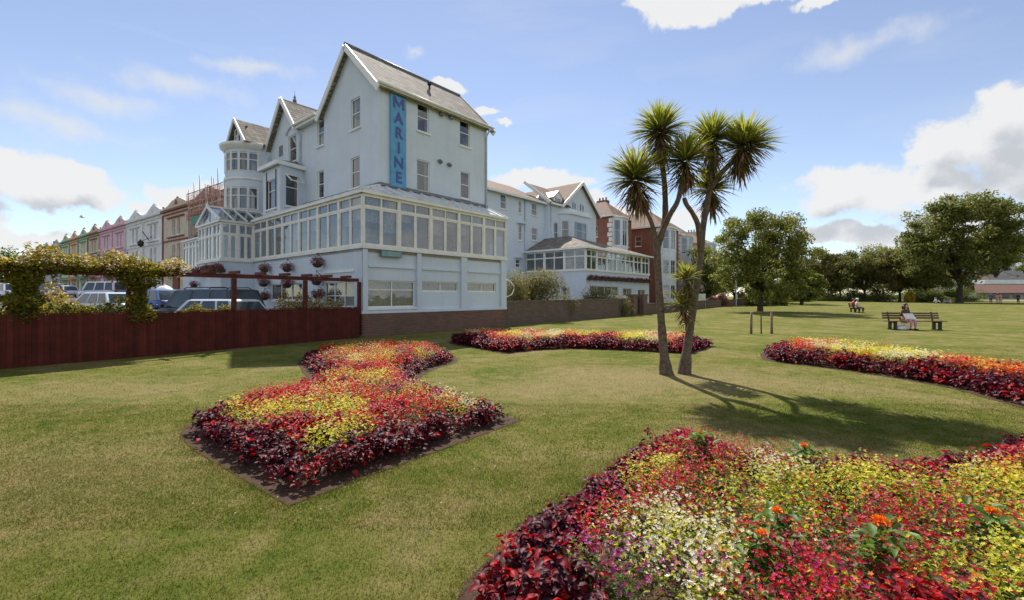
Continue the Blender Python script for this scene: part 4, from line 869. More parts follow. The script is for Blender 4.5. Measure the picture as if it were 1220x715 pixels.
def beds():
    global BM
    BM = bedmats()
    col = ('coleus', [1,1,0,1], [5,5,10], .9); nred = ('n', [2,1,2,1], [5,5,5,5,12], 3.0); cri = ('n', [2,2,2,1,3], [12,12,12,5,6], 2.6); mag = ('n', [2,2,2], [6,12,6,7], 2.2); yel = ('n', [3,3,2], [4,4,4,3], 4.0); crm = ('n', [3,3,2], [8,8,9,4], 3.6)
    lim = ('n', [3,3,2,3], [3,4,3,12], 1.8); ora = ('n', [2,1], [10,10,5,4], 3.0); sal = ('n', [2,3,1], [11,5,8], 2.2); pur = ('n', [2,2], [7,6,7], 2.2); grn = ('n', [2,2,3], [5,5,4,8], 1.1)
    bed('A', POLY_A, 5, 14, 2.8, .42, 'flower bed in the middle of the lawn', [(col,.18),(nred,.32),(mag,.04),(yel,.16),(crm,.04),(lim,.05),(ora,.15),(sal,.05),(pur,.01)], size=1.02, hh=.94, psc=4.5, pins=[(-3.0,5.7,0.27,3),(-1.98,4.9,0.25,3),(-2.1,5.7,0.24,3),(-2.9,7.0,0.30,3),(-.85,6.5,0.21,4),(-1.5,7.2,0.21,3),(-2.6,4.9,0.24,1),(-1.2,5.8,0.27,1),(-3.4,6.4,0.24,1),(-3.0,10.2,0.36,6),(-3.6,12.6,0.42,6),(-2.6,12.8,0.36,1),(-4.6,12.4,0.30,3),(-2.2,11.6,0.24,3),(-2.8,8.6,0.30,1)])
    bed('B', POLY_B, 9, 22, 4.6, .34, 'large nearest flower bed', [(col,.06),(nred,.08),(cri,.38),(mag,.08),(yel,.12),(crm,.07),(lim,.13),(ora,.02),(sal,.02),(pur,.03),(grn,.05)], size=.80, hh=.92, psc=5.0, pins=[(.95,2.95,0.26,5),(1.3,3.35,0.25,2),(2.15,4.0,0.30,5),(2.8,3.65,0.30,4),(1.9,4.65,0.26,2),(2.6,4.2,0.22,2),(1.0,3.9,0.22,4),(.65,3.25,0.22,2),(2.4,2.4,0.26,6),(1.75,2.5,0.22,2),(3.4,3.2,0.30,6),(2.5,3.0,0.30,2),(1.75,3.4,0.26,6),(3.3,3.9,0.30,2),(1.3,4.4,0.22,2),(1.6,2.95,0.19,10)])
    bed('C', POLY_C, 14, 9, 3.0, .65, 'flower bed at the right below the long bench', [(col,.16),(nred,.24),(mag,.01),(yel,.18),(crm,.09),(lim,.08),(ora,.19),(sal,.04),(grn,.01)], size=1.35, hh=1.1)
    bed('D', POLY_D, 21, 8, 2.8, .6, 'farthest flower bed behind the palms', [(col,.14),(nred,.20),(mag,.01),(yel,.20),(crm,.12),(lim,.06),(ora,.21),(sal,.06)], size=1.5, hh=1.1)
    # a few orange marigold heads standing above the nearest bed
    spots = [(2.12,2.62,.45,'frilly orange flower head low down in the nearest bed, right of centre'),(1.40,2.55,.42,'red orange flower beside green leaves at the bottom of the nearest bed'),(1.78,4.3,.46,'small red orange flower near the top left of the nearest bed'),
             (1.62,2.78,.44,'orange flower above the green leaves, left of the frilly one'),(2.9,2.75,.45,'orange flower among lime leaves in the nearest bed'),(2.6,4.05,.42,'orange flower near the far edge of the nearest bed')]
    M['marigold'] = leafmat('marigold', (.80,.14,.01), (.92,.34,.03), .3); M['stem'] = leafmat('stem', (.06,.13,.02), (.13,.22,.04), .35)
    for i, (x, y, z, lab) in enumerate(spots):
        e = empty('marigold', (x, y, .08), 0, lab, 'flower', 'orange flower heads in the nearest bed'); m = MB(); m.tube([(0,0,0),(.01,.0,z*.5),(0,0,z-.085)], .004, 6); m.build('stem', M['stem'], e)
        n = 70; D = rdir(n, .0, 1); Pp = D*.006+np.array([0,0,z-.085]); N = rdir(n); s = .030 if i else .045
        v, l, t, mi = scatter(T_LEAF, Pp, D, N, s*RNG.uniform(.7,1.1,n), s*.5, None); npmesh('petals', v, l, t, [M['marigold']], mi, e)
        n = 64; D = rdir(n, -.3, .7); Pp = np.stack([RNG.normal(0,.06,n),RNG.normal(0,.06,n),RNG.uniform(.1,z-.10,n)],1); v, l, t, mi = scatter(T_LEAF, Pp, D, np.tile([0,0,1.],(n,1)), RNG.uniform(.07,.13,n), .05, None); npmesh('leaves', v, l, t, [M['stem']], mi, e)
def blades():
    def field(n, y0, y1, h, w):
        y = RNG.uniform(y0, y1, n); x = RNG.uniform(-1, 1, n)*(y*1.28+1.0); ok = np.ones(n, bool)
        for P in BEDS:
            ins = inpoly(x, y, P); d = edist(x, y, P); ok &= ~(ins & (d > .02))
        fx = (x-FF.o[0])*FF.n[0]+(y-FF.o[1])*FF.n[1]; ok &= fx < -.03
        hx = (x-HF.o[0])*HF.n[0]+(y-HF.o[1])*HF.n[1]; ok &= hx < -.05
        x, y = x[ok], y[ok]; m_ = len(x); near = np.full(m_, 9.)
        for P in BEDS: near = np.minimum(near, edist(x, y, P))
        hh = h*RNG.uniform(.5,1.2,m_)*(1+1.1*np.exp(-(near/.10)**2))
        D = np.stack([RNG.normal(0,.55,m_), RNG.normal(0,.55,m_), np.ones(m_)],1); N = rdir(m_, -.2,.2)
        return scatter(T_BLADE, np.stack([x,y,np.zeros(m_)],1), D, N, hh, w*RNG.uniform(.7,1.3,m_), None)
    v, l, t, mi = merge([field(190000,1.6,4.8,.021,.0042), field(150000,3.4,7.4,.021,.007), field(110000,4.8,16,.020,.011)])
    tag(npmesh('grass', v, l, t, [M['grass_blade']], mi), 'short mown grass blades of the park lawn', 'grass', kind='stuff')
    n = 150; x = RNG.uniform(-9,9,n); y = RNG.uniform(3,12,n); ok = np.ones(n,bool)
    for P in BEDS: ok &= ~inpoly(x,y,P)
    x,y = x[ok],y[ok]; n = len(x); D = np.tile([1.,0,0],(n,1)); v,l,t,mi = scatter(T_STAR, np.stack([x,y,np.full(n,.04)],1), D, np.tile([0,-.3,1.],(n,1)), .014, .014, None)
    tag(npmesh('daisies', v, l, t, [BM[9]], mi), 'tiny white daisies scattered in the lawn', 'flowers', kind='stuff')
# ================================================================ fence, pergola, walls
def fence():
    e = empty('fence', (*FF.o, 0), FF.rz, 'dark red close boarded timber fence along the lawn', 'fence'); L0, L1 = -5.2, 10.12; w = .105
    seg = 2.55; x = L0; k = 0
    while x < L1-.2:
        x1 = min(x+seg, L1); m = MB(); u = x
        while u < x1-.02:
            b = min(u+w-.004, x1-.002); z = 1.27+random.uniform(-.012,.012)
            m.box((u,-.012+random.uniform(-.003,.003),.03),(b,.012,z)); u += w
        m.box((x,.013,.35),(x1-.01,.055,.43)); m.box((x,.013,.98),(x1-.01,.055,1.06)); m.box((x,-.03,1.285),(x1-.01,.05,1.31)); m.box((x,-.016,0),(x1-.01,.0125,.028)); m.box((x,.0122,.02),(x1-.002,.0128,1.25)); m.build('panel', M['fence_red'], e)
        m = MB(); m.box((x-.05,.058,0),(x+.05,.15,1.3)); m.build('post', M['fence_red'], e); x += seg; k += 1
    p = empty('pergola', (*FF.o, 0), FF.rz, 'dark red timber pergola standing along the board fence', 'pergola')
    m = MB(); m.box((L0,.17,2.36),(L1+.1,.25,2.50)); m.build('beam', M['pergola_red'], p); m = MB(); m.box((L0,1.1,2.36),(3.6,1.18,2.5)); m.build('beam', M['pergola_red'], p)
    posts = [FF.X(px, .21) for px in (428, 363.7, 278.6, 166, 30)]
    for x in posts: m = MB(); m.box((x-.07,.155,.1),(x+.07,.265,2.355)); m.build('post', M['pergola_red'], p)
    for x in (posts[3], posts[4]): m = MB(); m.box((x-.06,1.09,.1),(x+.06,1.19,2.355)); m.build('post', M['pergola_red'], p)
    x = L0+.2
    while x < L1+.08: m = MB(); m.box((x-.04,-.12,2.505),(x+.04,.55 if x > 3.4 else 1.4,2.60)); m.build('rafter', M['pergola_red'], p); x += .86
    return posts
def garden_walls():
    def wl(name, x0, x1, y, h, th, m_, label, cat='wall', n=8, cope=True):
        e = empty(name, (*HF.o, 0), HF.rz, label, cat); m = MB(); c = MB()
        for k in range(n):
            a = x0+(x1-x0)*k/n; b = x0+(x1-x0)*(k+1)/n; g = gz(0, HF.w(a, y)[1]); m.box((a,y-th/2,g-.4),(b,y+th/2,g+h))
            u = a
            while u < b-.01: u2 = min(u+.42, b); c.box((u,y-th/2-.03,g+h+.002),(u2-.012,y+th/2+.03,g+h+.10+random.uniform(-.015,.02))); u = u2
        m.build('wall', M[m_], e)
        if cope: c.build('coping', M[m_], e)
        return e
    wl('garden_wall', 9.32, 25.1, .12, 1.34, .3, 'stone_wall', 'dark stone garden wall running from the hotel towards the gateway')
    for i, x in enumerate((25.6, 27.6)):
        g = gz(0, HF.w(x,0)[1]); e = empty('gate_pillar', (*HF.w(x,.1), g), HF.rz, ('brick gate pillar at the end of the stone garden wall','brick gate pillar nearer the left palm trunk')[i], 'pillar', 'brick pillars of the gateway')
        m = MB(); m.box((-.4,-.3,-.3),(.4,.3,1.62)); m.build('shaft', M['brick_base'], e); m = MB(); m.box((-.46,-.36,1.622),(.46,.36,1.72)); m.prism([(-.46,-.36,1.723),(.46,-.36,1.723),(.46,.36,1.723),(-.46,.36,1.723)], (0,0,.04)); m.build('cap', M['stone_wall'], e)
    g = gz(0, HF.w(26.6,0)[1]); e = empty('gate', (*HF.w(26.02,.15), g), HF.rz, 'dark wooden gate between the two brick pillars', 'gate'); m = MB()
    for k in range(9): m.box((k*.125,0,.08),(k*.125+.115,.03,1.5))
    m.box((0,.032,.3),(1.14,.07,.42)); m.box((0,.032,1.2),(1.14,.07,1.32)); m.build('boards', M['iron'], e)
    wl('boundary_wall', 28.1, 118, .12, .85, .35, 'stone_wall', 'long low stone wall along the far edge of the park', n=24)
def climbers(posts):
    G = leafmat('climber_leaf', (.07,.095,.012), (.26,.24,.03), .5); Y = leafmat('climber_young', (.24,.20,.03), (.46,.30,.06), .45); W = leafmat('climber_bloom', (.55,.40,.26), (.80,.68,.50), .35); mats = [G, Y, W]
    def cloud(n, cf, L=.075): 
        Pp = cf(n); D = rdir(len(Pp), -.6, .8); return scatter(T_LEAF, Pp, D, rdir(len(Pp), 0, 1), L*RNG.uniform(.6,1.3,len(Pp)), L*.55, None), Pp
    def col(post, lab, xr=2.15):
        e = empty('climbing_plant', (*FF.w(post,.21), .1), FF.rz, lab, 'climbing plant', 'climbers on the pergola'); parts = []
        m = MB()
        for k in range(4): m.tube([(.12*math.sin(t*2.2+k*1.6),.1*math.cos(t*2.2+k*1.6),t) for t in np.linspace(0,2.4,10)], .016, 6)
        m.build('stem', M['bark'], e)
        def c1(n):
            z = RNG.uniform(.9,2.45,n); r = (.20+.10*np.sin(z*5+post)+.06*np.sin(z*13)+.34*np.clip(z-1.65,0,1)+.25*np.clip(1.35-z,0,1))*np.sqrt(RNG.uniform(.15,1,n)); a = RNG.uniform(0,2*PI,n); return np.stack([r*np.cos(a)*1.15, r*np.sin(a), z],1)
        (a, Pp) = cloud(2900, c1, .09); mi = RNG.choice([0,0,0,0,1], len(Pp)); parts.append((a[0],a[1],a[2],np.repeat(mi, len(T_LEAF[1]))))
        def c2(n):
            x = RNG.uniform(-2.15,xr,n)+RNG.normal(0,.08,n); hgt = .17+.09*np.sin(x*4.1+post)+.07*np.sin(x*9.3)+.04*np.sin(x*21); r = np.sqrt(RNG.uniform(0,1,n)); t = RNG.uniform(0,2*PI,n)
            return np.stack([x, .15+r*np.cos(t)*.55, 2.42+hgt*.45+r*np.sin(t)*(hgt+.08)*(1+.35*np.sin(x*31))],1)
        (a, Pp) = cloud(5200, c2, .09); top = Pp[:,2] > 2.42; mi = np.where(top & (RNG.uniform(0,1,len(Pp)) < .42), RNG.choice([1,1,2], len(Pp)), RNG.choice([0,0,0,0,1], len(Pp)))
        pink = (Pp[:,2] > 2.28) & (np.sin(Pp[:,0]*3.3+post*1.7) > .25) & (RNG.uniform(0,1,len(Pp)) < .3); mi = np.where(pink, 2, mi)
        parts.append((a[0],a[1],a[2],np.repeat(mi, len(T_LEAF[1])))); v,l,t,mi = merge(parts); npmesh('foliage', v, l, t, mats, mi, e)
    col(posts[3], 'flowering climber smothering the pergola post left of the dark estate car', 1.05); col(posts[4], 'flowering climber on the pergola post nearest the left edge'); col(-3.9, 'flowering climber on the pergola at the far left end')
    def hedge(name, x0, x1, y, z, h, w, n, lab, L=.08, mw=(0,0,0,1)):
        e = empty(name, (*FF.w((x0+x1)/2, y), gzl(*FF.w((x0+x1)/2, y))), FF.rz, lab, 'shrub'); x = RNG.uniform(-1,1,n); a = RNG.uniform(0,2*PI,n); r = np.sqrt(RNG.uniform(.1,1,n)); hv = h*(1+.25*np.sin(x*7+x0)+.12*np.sin(x*17))
        Pp = np.stack([x*(x1-x0)/2, r*np.cos(a)*w, z+np.abs(r*np.sin(a))*hv*np.sqrt(np.clip(1-x**6,0,1))],1); D = rdir(n,-.4,.9); s = scatter(T_LEAF, Pp, D, rdir(n,0,1), L*RNG.uniform(.6,1.3,n), L*.5, RNG.choice(mw, n)); npmesh('foliage', *s[:3], mats, s[3], e)
        m = MB()
        for k in range(9): xx = (x1-x0)*.45*(-1+k/4); m.tube([(xx,0,0),(xx+.1,.05,z+h*.6)], .015, 6)
        m.build('stem', M['bark'], e)
    hedge('hedge', -4.8, 3.3, .42, .75, .80, .30, 12000, 'low leafy hedge behind the fence beneath the flowering climbers')
    hedge('hedge', 3.5, 5.6, .45, .8, .42, .2, 2500, 'thin hedge behind the fence in front of the dark estate car')
    hedge('flowering_shrub', 7.0, 8.9, .75, .6, 1.05, .45, 3800, 'yellow green shrub behind the fence between two pergola posts', mw=(0,1,1,2))
    hedge('flowering_shrub', -1.6, 3.2, 6.0, .0, 1.45, .9, 8000, 'tan shrub in the car park below the silver people carrier', L=.11, mw=(1,1,0,2))
    hedge('flowering_shrub', 8.6, 9.9, .8, .6, .85, .4, 2200, 'dark pink flowered shrub against the hotel wall by the last pergola post', mw=(0,0,2,1))
# ================================================================ palms
def palms():
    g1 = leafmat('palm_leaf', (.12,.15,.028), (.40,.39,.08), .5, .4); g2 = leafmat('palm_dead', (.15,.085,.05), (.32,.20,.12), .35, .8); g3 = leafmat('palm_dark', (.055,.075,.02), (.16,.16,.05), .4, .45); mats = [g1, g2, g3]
    T = (np.array([(0,-.3,0),(0,.3,0),(.3,.5,.0),(.3,-.5,.0),(.65,.42,-.05),(.65,-.42,-.05),(1,0,-.20)]), [(0,1,2,3),(3,2,4,5),(5,4,6)])
    def head(c, r, tilt, n, e, dead=.55):
        n = int(n*1.25)
        c = np.array(c); r = r*1.10; D = rdir(n, -.45, 1.0); ax = np.array([tilt[0], tilt[1], 1.]); ax /= np.linalg.norm(ax); D = D+ax*.28; D /= np.linalg.norm(D,axis=1,keepdims=True)
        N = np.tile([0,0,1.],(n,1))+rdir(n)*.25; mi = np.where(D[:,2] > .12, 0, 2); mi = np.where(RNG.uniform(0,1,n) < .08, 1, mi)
        p1 = scatter(T, c+D*.05, D, N, r*RNG.uniform(.78,1.1,n), .036, mi); nd_ = int(n*dead)
        D2 = rdir(nd_, -1, -.1)*np.array([.8,.8,1]); C2 = c-ax*RNG.uniform(.0,.40,nd_)[:,None]
        p2 = scatter(T, C2, D2, np.tile([0,0,1.],(nd_,1))+rdir(nd_)*.3, r*RNG.uniform(.55,.95,nd_), .038, np.where(RNG.uniform(0,1,nd_) < .62, 1, 2))
        v,l,t,mi = merge([p1,p2]); npmesh('leaf_head', v, l, t, mats, mi, e)
    def P(px, py, Y=10.2): v = at(px, py, Y); return v
    def trunk(m, pts, rad):
        pts = [Vector(p) for p in pts]; q = []; rr = []
        for i in range(len(pts)-1):
            for k in range(5):
                t = k/5; p0 = pts[max(i-1,0)]; p1 = pts[i]; p2 = pts[i+1]; p3 = pts[min(i+2,len(pts)-1)]
                c = .5*((2*p1)+(p2-p0)*t+(2*p0-5*p1+4*p2-p3)*t*t+(3*p1-p0-3*p2+p3)*t**3); q.append(c); rr.append((rad[i]*(1-t)+rad[i+1]*t)*random.uniform(.94,1.06))
        q.append(pts[-1]); rr.append(rad[-1]); m.tube(q, rr, 12)
    def build(base, stems, heads, lab):
        e = empty('palm_tree', base, 0, lab, 'palm tree', 'pair of palms on the lawn'); b = Vector(base); m = MB()
        for pts, rad in stems: trunk(m, [Vector(p)-b for p in pts], rad)
        m.build('trunk', M['palm_bark'], e)
        for c, r, tl, n in heads: head(Vector(c)-b, r, tl, n, e)
    b1 = P(794,448); b1.z = 0
    stems = [([b1+Vector((0,0,-.05)), P(791.5,425), P(788,385), P(785,340), P(783,300), P(784,284)], [.18,.105,.085,.078,.075,.075]),
             ([P(783.5,300), P(777,268,10.1), P(768,248,10.05), P(760,226,10.0)], [.058,.048,.045,.042]),
             ([P(784,292), P(792,262,10.3), P(792,225,10.35), P(789,195,10.4), P(786,166,10.4)], [.075,.068,.06,.055,.05]),
             ([P(785,286), P(797,258,10.0), P(808,238,9.9), P(815,205,9.9)], [.07,.06,.055,.05])]
    build(b1, stems, [(P(757,215,10.0), .72, (-.25,0), 330), (P(786,158,10.4), .64, (-.05,0), 300), (P(817,192,9.9), .60, (.05,-.1), 260)], 'cordyline palm with a straight trunk and the leftmost leaf heads')
    b2 = P(815,446,10.3); b2.z = 0
    stems = [([b2+Vector((0,0,-.05)), P(818,420,10.3), P(823,385,10.35), P(829,345,10.4), P(834,310,10.4), P(838,268,10.4), P(845,228,10.4), P(848,190,10.4)], [.17,.10,.085,.08,.075,.07,.062,.052]),
             ([P(845,228,10.4), P(858,208,10.3), P(874,192,10.2), P(884,180,10.2)], [.065,.055,.05,.045]),
             ([P(835,300,10.4), P(832,270,10.2), P(825,254,10.1), P(818,244,10.0), P(815,236,10.)], [.08,.06,.05,.05,.045]),
             ([P(838,268,10.4), P(842,248,10.6), P(846,236,10.7)], [.06,.055,.05]),
             ([P(828,352,10.4), P(820,348,10.15), P(817,338,10.1)], [.06,.05,.045]), ([P(826,368,10.4), P(816,366,10.15)], [.05,.045])]
    build(b2, stems, [(P(848,168,10.4), .62, (.05,0), 280), (P(887,175,10.2), .70, (.35,0), 330), (P(846,226,10.7), .58, (.0,0.1), 220), (P(817,333,10.05), .38, (-.3,-.2), 120), (P(812,364,10.05), .40, (-.5,-.2), 100)], 'cordyline palm leaning right with small leafy offshoots low on its trunk')
# ================================================================ trees
def leafset(n, c1, c2, t=.4): return leafmat(n, c1, c2, t, .55)
def tree(name, x, y, h, crown, label, mats, nclump=60, per=260, leaf=.28, tr=.25, bark='dark_bark', fork=.25, cr=.14, gap=1.0, group='trees round the edge of the park', seed=1, aniso=1.0, cat='tree'):
    """crown: list of (dx,dy,z,rx,ry,rz) lobes"""
    rg = np.random.default_rng(seed); z0 = gz(x, y); e = empty(name, (x,y,z0), 0, label, cat, group); m = MB()
    fk = Vector((0,0,h*fork)); m.tube([(0,0,-.2),(0,0,.1),(tr*.15,0,h*fork*.5),tuple(fk)], [tr*1.5,tr*1.1,tr*.9,tr*.8], 10)
    vols = np.array([c[3]*c[4]*c[5] for c in crown]); vols = vols/vols.sum(); C = []
    for i in range(nclump):
        c = crown[rg.choice(len(crown), p=vols)]; d = rdir(1)[0]; d = rg.normal(0,1,3); d /= np.linalg.norm(d); r = rg.uniform(.35,1)**.5*gap; C.append((c[0]+d[0]*r*c[3], c[1]+d[1]*r*c[4], c[2]+d[2]*r*c[5]))
    C = np.array(C); k = min(len(C), 26)
    for i in rg.choice(len(C), k, replace=False):
        p = Vector(C[i]); c = crown[int(rg.integers(len(crown)))]; mid = fk.lerp(p, .45)+Vector((rg.normal(0,.2), rg.normal(0,.2), h*.05)); st = fk*rg.uniform(.75,1.05)
        m.tube([st, mid, mid.lerp(p,.6)+Vector((0,0,.1)), p], [tr*.42, tr*.24, tr*.12, tr*.04], 6)
    m.build('trunk', M[bark], e); parts = []; S = h*cr
    for i, p in enumerate(C):
        n = int(per*rg.uniform(.6,1.3)); d = rg.normal(0,1,(n,3)); d /= np.linalg.norm(d,axis=1,keepdims=True); r = rg.uniform(0,1,n)**.45; s = S*rg.uniform(.6,1.2)
        Pp = p+d*r[:,None]*np.array([s,s,s*.62]); D = rg.normal(0,1,(n,3))+np.array([0,0,-.25]); N = d+np.array([0,0,.8])+rg.normal(0,.4,(n,3)); L = leaf*rg.uniform(.6,1.3,n)
        parts.append(scatter(T_QUAD, Pp, D, N, L, L*.55, rg.choice(len(mats), n) if len(mats) > 1 else None))
    v,l,t,mi = merge(parts); npmesh('crown', v, l, t, mats, mi, e); return e
def shrub(name, x, y, rx, ry, h, label, mats, n=5000, leaf=.12, z0=None, seed=3, group=None, z1=0):
    rg = np.random.default_rng(seed); zb = gz(x,y) if z0 is None else z0; e = empty(name, (x,y,zb), 0, label, 'shrub', group); m = MB()
    for k in range(7): a = k*.9; m.tube([(0,0,-.05),(.3*rx*math.cos(a),.3*ry*math.sin(a),h*.3),(.6*rx*math.cos(a),.6*ry*math.sin(a),h*.65)], [.05,.03,.012], 6)
    m.build('stem', M['dark_bark'], e); nc = 22; d = rg.normal(0,1,(nc,3)); d[:,2] = abs(d[:,2]); d /= np.linalg.norm(d,axis=1,keepdims=True); r0 = rg.uniform(.3,.85,nc)[:,None]; C = d*r0*np.array([rx,ry,h]); parts = []
    for c in C:
        k = n//nc; q = rg.normal(0,1,(k,3)); q /= np.linalg.norm(q,axis=1,keepdims=True); q *= (rg.uniform(0,1,k)**.4)[:,None]; Pp = c+q*np.array([rx*.36,ry*.36,h*.26]); Pp[:,2] = np.abs(Pp[:,2])+z1
        L = leaf*rg.uniform(.6,1.3,k); parts.append(scatter(T_QUAD, Pp, rg.normal(0,1,(k,3)), q+np.array([0,0,.6]), L, L*.55, rg.choice(len(mats),k)))
    v,l,t,mi = merge(parts); npmesh('foliage', v, l, t, mats, mi, e); return e
def trees():
    A = leafset('leaf_mid', (.098,.132,.028), (.25,.27,.065), .5); B = leafset('leaf_dark', (.070,.098,.023), (.18,.205,.05), .5); C = leafset('leaf_olive', (.11,.095,.03), (.23,.19,.06), .5); D = leafset('leaf_bright', (.13,.16,.02), (.26,.27,.05)); E = leafset('leaf_copper', (.10,.06,.028), (.19,.12,.05))
    Fm = leafset('leaf_pink', (.35,.10,.12), (.5,.2,.22)); G = leafset('leaf_yellow', (.35,.28,.03), (.6,.45,.06)); W = leafset('leaf_tan', (.18,.14,.07), (.30,.23,.12))
    def X(px, Y): return (px-CX)/F*Y
    tree('broadleaf_tree', 24.1, 44.2, 10.4, [(0,0,6.4,4.7,4.0,3.3),(0,0,8.2,3.0,3,1.6),(-2.6,0,4.4,2.4,2.4,1.9),(3.0,0,4.8,2.4,2.4,1.8),(0,-.8,2.6,3.4,2.4,1.4)], 'round crowned tree standing behind the three stakes', [A,A,D,C], nclump=125, per=250, leaf=.24, tr=.26, fork=.2, cr=.10, seed=12)
    tree('broadleaf_tree', X(1143,84), 84, 21, [(0,0,14.0,8.8,7,6.0),(-7.0,0,10.0,4.2,4,3.6),(8.5,0,13.5,4.6,5,5.4),(-2.0,0,6.2,6.5,5,3.6)], 'very tall spreading tree, the largest on the right', [A,B,C,B], nclump=190, per=240, leaf=.46, tr=.5, fork=.2, cr=.09, seed=6)
    for i, (px, Y, h, w, ms, lab) in enumerate(((975,100,12.2,5.2,[C,A,E],'olive brown tree left of the double bench'),(1030,96,11.8,5.0,[B,C],'dark rounded tree behind the double bench'),(1072,92,11.3,4.2,[E,C,A],'copper tinted tree left of the tallest tree'),
            (955,70,5.4,3.0,[D,A],'light green tree over the wall, right of the round crowned tree'),(1052,112,14.2,5.0,[A,D],'pale green tree showing above the copper one'),(1001,112,11.5,4.5,[B,A],'dark tree between the olive and rounded trees'),(1104,97,10.5,5,[B,A],'dark low tree under the tallest tree'),(1190,300,52,17,[B,B],'dark domed tree on the town hillside'))):
        x = X(px, Y)
        if i == 7: tree('hill_tree', X(1186,230), 230, 29, [(0,0,22,13,9,6)], lab, ms, nclump=60, per=150, leaf=1.1, tr=.6, fork=.4, cr=.12, seed=40, group=None); continue
        tree('broadleaf_tree', x, Y, h, [(0,0,h*.62,w,w*.8,h*.34),(-w*.4,0,h*.4,w*.6,w*.6,h*.22),(w*.4,0,h*.38,w*.6,w*.6,h*.22)], lab, ms, nclump=75, per=240, leaf=.38, tr=.25, fork=.2, cr=.13, seed=20+i)
    # trees behind the low wall, left of and behind the round crowned tree
    for i, (px, Y, h, w, ms, lab) in enumerate(((846,66,9.5,3.6,[A,D],'light green tree between the right palm and the round crowned tree'),(875,72,8.0,4,[B,A],'dark tree behind the pink flowered bush'),(925,78,8.5,4.5,[B,C],'dark tree behind the round crowned tree, to its right'),(834,80,8,3,[B],'dark tree at the end of the brick houses'))):
        tree('broadleaf_tree', X(px,Y), Y, h, [(0,0,h*.6,w,w*.8,h*.32),(0,-.5,h*.3,w*.85,w*.7,h*.22)], lab, ms, nclump=44, per=200, leaf=.32, tr=.18, fork=.2, cr=.13, seed=50+i)
    for i, (px, Y, rx, h, ms, lab) in enumerate(((858,58,1.5,1.7,[Fm,B],'pink flowered bush behind the low wall'),(925,64,2.2,3.2,[D,A],'rounded light green bush by the low wall'),(905,62,2.5,3.6,[B],'dark bush behind the trunk of the round crowned tree'),(1083,88,1.1,2.4,[G],'small yellow bush under the trees'),(1105,90,4.5,2.6,[B,A],'dark bush behind the picnickers'),(1045,95,6,2.4,[B],'long dark bush behind the double bench'),(985,98,7,2.8,[B,A],'long dark bush at the left end of the far trees'),(1140,92,5,2.4,[B,A],'dark bush below the tallest tree'),(1020,96,3,2.6,[A],'mid green bush below the dark rounded tree'),(945,86,5,2.6,[B,A],'green bush where the wall meets the far trees'),(970,128,14,7,[B],'dark thicket far behind the olive brown tree'),(1035,132,15,7.5,[B,A],'dark thicket far behind the double bench'),(1095,126,13,6,[B],'dark thicket far behind the picnickers'),(1130,110,8,4,[B],'dark thicket behind the tallest tree'))):
        shrub('bush', X(px,Y), Y, rx, rx*.6, h, lab, ms, n=4500, leaf=.26, seed=70+i, group='bushes along the far edge of the park')
    # shrubs over the stone garden wall
    x, y = HF.w(13.6, 1.9); shrub('garden_shrub', x, y, 3.6, 1.4, 3.9, 'big pale tipped shrub over the stone wall next to the hotel', [C,W,A], n=26000, leaf=.11, z0=.05, seed=91)
    x, y = HF.w(11.2, 1.5); shrub('garden_shrub', x, y, 1.7, 1.0, 3.6, 'leafy shrub squeezed between the hotel corner and the big shrub', [W,C,A], n=9000, leaf=.1, z0=.05, seed=92)
    x, y = HF.w(22.6, 1.6); shrub('garden_shrub', x, y, 2.7, 1.3, 3.1, 'yellow green domed shrub over the wall near the gate', [D,C,W], n=15000, leaf=.12, z0=.1, seed=93)
    shrub('bush', X(12,95), 95, 8, 4, 11.5, 'dark distant treetop beyond the terrace at the left edge', [B], n=5000, leaf=.6, z0=2, seed=95)
# ================================================================ park things
def bench(loc, rz, label, L=2.85, n=2):
    e = empty('park_bench', loc, rz, label, 'bench', 'benches in the park')
    m = MB()
    for k in range(4): m.box((-L/2,-.24+k*.115,.43),(L/2,-.24+k*.115+.095,.465))
    m.build('seat', M['bench_wood'], e); m = MB()
    for z in (.56,.68,.80): m.prism([(-L/2,.235+(z-.5)*.22,z),(L/2,.235+(z-.5)*.22,z),(L/2,.265+(z-.5)*.22,z),(-L/2,.265+(z-.5)*.22,z)], (0,.02,.09))
    m.build('backrest', M['bench_wood'], e)
    for x in (-L/2+.32, L/2-.32):
        m = MB(); m.box((x-.06,-.22,0),(x+.06,-.12,.43)); m.box((x-.06,.14,0),(x+.06,.24,.43)); m.box((x-.06,-.22,.36),(x+.06,.24,.427)); m.bar((x,.26,.42),(x,.37,.92), .06, .05, up=(0,1,0)); m.box((x-.08,-.25,0),(x+.08,.27,.04)); m.build('leg', M['iron'], e)
    return e
def skin(name, V, E, rad, m, parent=None, sub=1):
    me = bpy.data.meshes.new(name); me.from_pydata(V, E, []); o = bpy.data.objects.new(name, me); COL.objects.link(o)
    md = o.modifiers.new('s', 'SKIN'); md.use_smooth_shade = True; me.skin_vertices[0].data[0].use_root = True
    for i, r in enumerate(rad): me.skin_vertices[0].data[i].radius = (r, r)
    sb = o.modifiers.new('b', 'SUBSURF'); sb.levels = sub; sb.render_levels = sub; bpy.context.view_layer.update()
    nm = bpy.data.meshes.new_from_object(o.evaluated_get(bpy.context.evaluated_depsgraph_get())); bpy.data.objects.remove(o); nm.materials.clear(); nm.materials.append(m); nm.name = name
    q = bpy.data.objects.new(name, nm); COL.objects.link(q); q.parent = parent; return q
